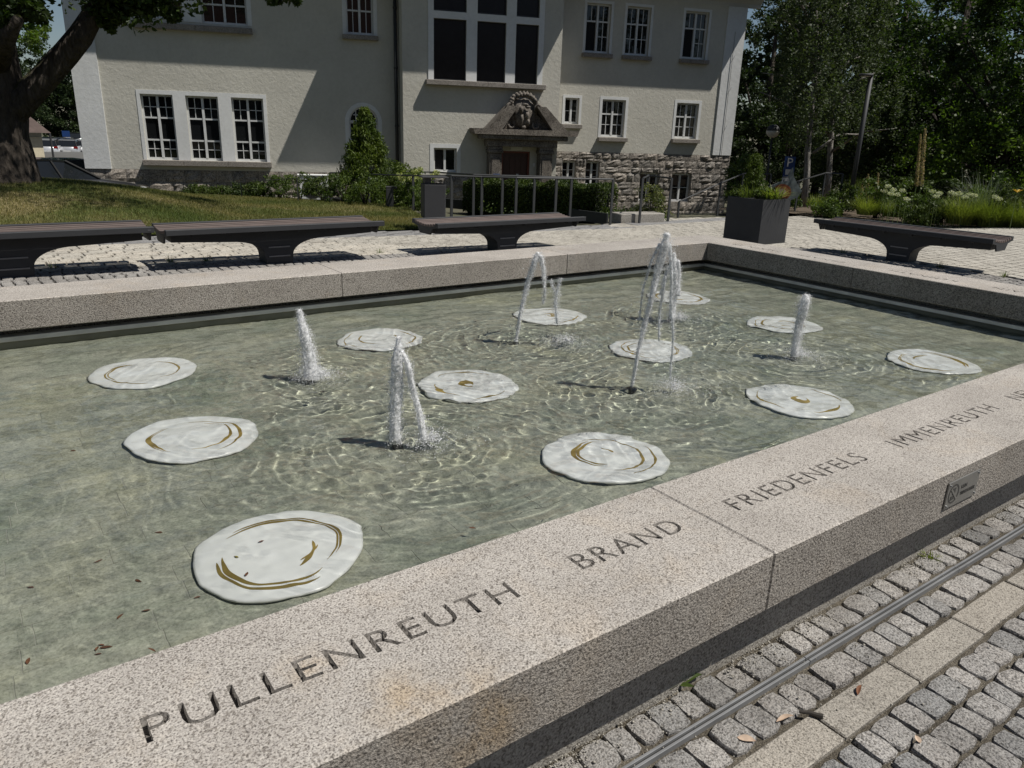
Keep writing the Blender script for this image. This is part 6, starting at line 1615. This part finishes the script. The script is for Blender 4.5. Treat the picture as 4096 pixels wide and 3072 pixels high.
# ---- weeds at the wall foot
q = onz(3722, 2228, 0.0); grass_clump('grass_tuft', 'small green grass tuft in the cobbles below the plaque', (q.x, q.y, 0.0), 0.045, 0.05, 60, L_grass, 0.004, 0.9)
q = onz(2712, 2740, 0.0); wd_ = empty('dandelion', (q.x, q.y, 0), 0, 'flat weed rosette at the wall foot beside the drain', 'weed')
for k, (a, l) in enumerate(((-20, 0.085), (150, 0.05), (60, 0.04), (200, 0.05), (-60, 0.05))):
    o = leaf_mesh(50+k, l, l*0.32).build('leaf', L_shrub, wd_); o.location = (l*0.5*math.cos(R(a)), l*0.5*math.sin(R(a)), 0.008); o.rotation_euler = (0, R(-10), R(a))
for i, (px, py, lab) in enumerate(((3000, 2310, 'tiny weed beside the drain below the coping joint'), (3400, 2240, 'tiny weed at the wall foot left of the plaque'), (3185, 2545, 'two-leaved seedling against the drain rail'))):
    q = onz(px, py, 0); grass_clump('weed', lab, (q.x, q.y, 0), 0.03, 0.025, 16, L_grassd, 0.006, 1.0, cat='weed')
for (x_, y_) in ((2.3, 9.5), (1.9, 9.55), (4.6, 9.5), (10.9, 5.0), (10.8, 6.4), (0.7, 9.52), (10.95, 4.2)):
    grass_clump('joint_weed', ('thin weed in a paving joint behind the bench by the right wall' if x_ > 9 else 'thin weed in a paving joint under the left row of benches'), (x_, y_, g1(x_, y_)), 0.10, 0.14, 22, L_grassd, 0.005, 1.0, 'weeds in the plaza joints', 'weed')
# ================================================================== CARS AND SHED
M_tyre = simple('tyre', (0.012, 0.012, 0.012), 0.85); M_rim = simple('rim', (0.35, 0.35, 0.36), 0.35, 0.8)
def car_glass():
    m, nt, b = new_mat('car_glass'); b.inputs['Base Color'].default_value = (0.012, 0.014, 0.016, 1); b.inputs['Roughness'].default_value = 0.04; return m
M_cg = car_glass(); M_tail = simple('tail_light', (0.22, 0.008, 0.006), 0.25); M_head = simple('head_light', (0.5, 0.5, 0.5), 0.15)
def paint(name, col):
    m, nt, b = new_mat(name); b.inputs['Base Color'].default_value = (*col, 1); b.inputs['Roughness'].default_value = 0.3; b.inputs['Coat Weight'].default_value = 1.0; b.inputs['Coat Roughness'].default_value = 0.03
    b.inputs['Metallic'].default_value = 0.3; return m
def car(label, loc, rz, mat, L=4.3, H=1.47, W=1.8, suv=0.0):
    t = empty('parked_car', loc, rz, label, 'car', 'cars parked in the car park')
    z0 = 0.20+suv*0.06
    # stations along the length: x, half width, belt height
    low = [(-L/2, 0.80, 0.86), (-L/2+0.25, 0.94, 0.95), (-1.0, 1.0, 0.97), (0.3, 1.0, 0.95), (1.1, 0.98, 0.93), (L/2-0.35, 0.93, 0.80), (L/2, 0.80, 0.62)]
    V = []; n = 8
    for x, hw, zb in low:
        w_ = W/2*hw; zb *= (1+0.08*suv)
        V += [(x, -w_*0.82, z0), (x, -w_, z0+0.18), (x, -w_, z0+0.36), (x, -w_*0.95, zb), (x, w_*0.95, zb), (x, w_, z0+0.36), (x, w_, z0+0.18), (x, w_*0.82, z0)]
    Fs = [(i*n+k, (i+1)*n+k, (i+1)*n+(k+1) % n, i*n+(k+1) % n) for i in range(len(low)-1) for k in range(n)]
    Fs += [tuple(range(n)), tuple((len(low)-1)*n+k for k in range(n-1, -1, -1))]
    bd = MB().add(V, Fs).build('body', mat, t, True)
    # cabin: roof panel and greenhouse
    zb = 0.94*(1+0.08*suv); zr_ = H
    base_ = [(-L/2+0.12, 0.80), (-0.6, 0.86), (0.2, 0.86), (1.15, 0.80)]; top = [(-L/2+0.55, 0.62), (-0.6, 0.66), (0.0, 0.66), (0.35, 0.60)]
    V = [(x, s*W/2*h, zb) for x, h in base_ for s in (-1, 1)]+[(x, s*W/2*h, zr_-0.06) for x, h in top for s in (-1, 1)]
    Fs = []
    for i in range(3):
        Fs += [(2*i, 2*i+2, 8+2*i+2, 8+2*i), (2*i+1, 8+2*i+1, 8+2*i+3, 2*i+3)]
    Fs += [(0, 8, 9, 1), (6, 7, 15, 14)]
    MB().add(V, Fs).build('windows', M_cg, t)
    rf = MB(); R0 = [(top[0][0]-0.08, 0.64, zr_-0.055), (top[1][0], 0.67, zr_), (top[2][0], 0.67, zr_-0.005), (top[3][0]+0.08, 0.61, zr_-0.055)]
    V = [(x, s*W/2*h, z) for x, h, z in R0 for s in (-1, 1)]+[(x, s*W/2*h, z-0.05) for x, h, z in R0 for s in (-1, 1)]
    Fs = [(2*i, 2*i+2, 2*i+3, 2*i+1) for i in range(3)]+[(8+2*i, 8+2*i+1, 8+2*i+3, 8+2*i+2) for i in range(3)]+[(2*i, 8+2*i, 8+2*i+2, 2*i+2) for i in range(3)]+[(2*i+1, 2*i+3, 8+2*i+3, 8+2*i+1) for i in range(3)]+[(0, 1, 9, 8), (6, 14, 15, 7)]
    rf.add(V, Fs).build('roof', mat, t, False)
    for i in (0, 1, 2, 3):
        for s in (-1, 1):
            a = base_[i]; b_ = top[i]; MB().tube([(a[0], s*W/2*(a[1]+0.005), zb), (b_[0], s*W/2*(b_[1]+0.01), zr_-0.05)], 0.04 if i in (0, 3) else 0.03, 6).build('pillar', M_tyre, t)
    for x in (-L/2+0.78, L/2-0.85):
        for s in (-1, 1):
            wh = MB().tube([(x, s*(W/2-0.20), 0.32), (x, s*(W/2+0.01), 0.32)], 0.32, 20).build('wheel', M_tyre, t)
            MB().tube([(x, s*(W/2+0.005), 0.32), (x, s*(W/2+0.02), 0.32)], 0.21, 16).build('rim', M_rim, wh)
    for s in (-1, 1):
        MB().box(-L/2-0.012, -L/2+0.16, s*W*0.36-0.14, s*W*0.36+0.14, 0.78, 0.92, 0.01).build('tail_light', M_tail, t)
        MB().box(L/2-0.18, L/2-0.02, s*W*0.36-0.13, s*W*0.36+0.13, 0.60, 0.70, 0.01).build('headlight', M_head, t)
    MB().box(-L/2-0.02, -L/2+0.01, -0.26, 0.26, 0.52, 0.63).build('number_plate', M_white, t)
    return t
P_sil = paint('car_silver', (0.42, 0.43, 0.44)); P_blk = paint('car_black', (0.010, 0.011, 0.014)); P_blu = paint('car_navy', (0.014, 0.020, 0.035)); P_wht = paint('car_white', (0.55, 0.56, 0.57)); P_gry = paint('car_grey', (0.08, 0.085, 0.09))
def c3(x, y): return (x*0.4202, 400+y*0.4202)
def carpx(label, px, py, dist, rz, mat, **kw):
    q = at_dist(*c3(px, py), dist); car(label, (q.x, q.y, q.z), rz, mat, **kw)
vd = math.degrees(math.atan2(1, 0.1))
carpx('silver hatchback parked in the middle of the far row', 700, 548, 74, R(88-180+165), P_sil)
carpx('dark navy car parked left of the silver hatchback', 560, 548, 74.5, R(88-180+150), P_blu, H=1.62, suv=1)
carpx('grey car parked tight behind the dark navy one', 650, 545, 77, R(88-180+165), P_gry, H=1.6, suv=1)
carpx('white car half hidden behind the shed post', 490, 548, 73, R(88-180+170), P_wht)
carpx('silver car cut off by the building corner', 790, 548, 75, R(88-180+165), P_sil)
carpx('black car in the rearmost row of the car park', 730, 450, 90, R(88), P_blk)
# two black cars just behind the mound
q = at_dist(*c3(520, 560), 25.5); car('black estate car just behind the lawn mound', (q.x-0.2, q.y, q.z-1.45), R(4), P_blk, L=4.7)
q = at_dist(*c3(740, 570), 29.5); car('black car beside the building corner behind another black car', (q.x, q.y, q.z-1.42), R(6), P_blk, L=4.5)
# car-park surface
cp = grid_mesh('car_park', np.arange(-30, 22, 2.0), np.arange(22, 110, 2.0), 0.01, lambda a, b_: (a < 3.2+0.22*(b_-22)))
cpo = obj('car_park', cp, simple('asphalt', (0.11, 0.108, 0.10), 0.9, 0, 0.2, 3)); tag(cpo, 'grey car park surface behind the lawn', 'car park', kind='structure')
# garage shed
q = at_dist(*c3(430, 560), 46); sd_ = empty('garage_shed', (q.x, q.y, g1(q.x, q.y)), R(8), 'small pale garage with tiled roof beside the oak trunk', 'shed')
wz_ = at_dist(*c3(420, 312), 46).z-g1(q.x, q.y)
MB().box(-5, 0.0, 0, 5, -0.3, wz_).build('wall', M_pl, sd_)
MB().box(-2.9, -0.8, -0.03, -0.005, -0.2, wz_-0.45).build('garage_door', M_gry2 if 'M_gry2' in globals() else simple('shed_door', (0.10, 0.105, 0.11), 0.6), sd_)
MB().box(-0.75, -0.01, -0.05, -0.005, -0.3, wz_-0.2).build('pier', simple('pier_cream', (0.60, 0.54, 0.40), 0.9), sd_)
MB().add([(-5.3, -0.4, wz_), (0.35, -0.4, wz_), (0.35, 5.4, wz_), (-5.3, 5.4, wz_), (-3.5, 2.5, wz_+2.6), (-1.8, 2.5, wz_+2.6)], [(0, 1, 5, 4), (1, 2, 5), (2, 3, 4, 5), (3, 0, 4), (0, 3, 2, 1)]).build('roof', simple('shed_tile', (0.085, 0.060, 0.052), 0.85, 0, 0.3, 3, 0.6, 12), sd_)
MB().tube([(0.3, -0.35, -0.3), (0.3, -0.35, wz_)], 0.05, 8).build('downpipe', M_anth, sd_)
# small blue sign in the car park
q = at_dist(*c3(632, 350), 80); s2 = empty('car_park_sign', (q.x, q.y, g1(q.x, q.y)), R(-10), 'small blue and white sign on a pole above the far cars', 'sign')
hz2 = q.z-g1(q.x, q.y); MB().tube([(0, 0.05, 0), (0, 0.05, hz2+0.3)], 0.05, 6).build('post', M_steel, s2); MB().box(-0.3, 0.3, -0.02, 0, hz2, hz2+0.5).build('sign_plate', M_blue, s2); MB().box(-0.36, 0.36, -0.02, 0, hz2-0.45, hz2-0.04).build('plate_below', M_white, s2)
for o in CAUSTIC_RECEIVERS: o.cycles.is_caustics_receiver = True
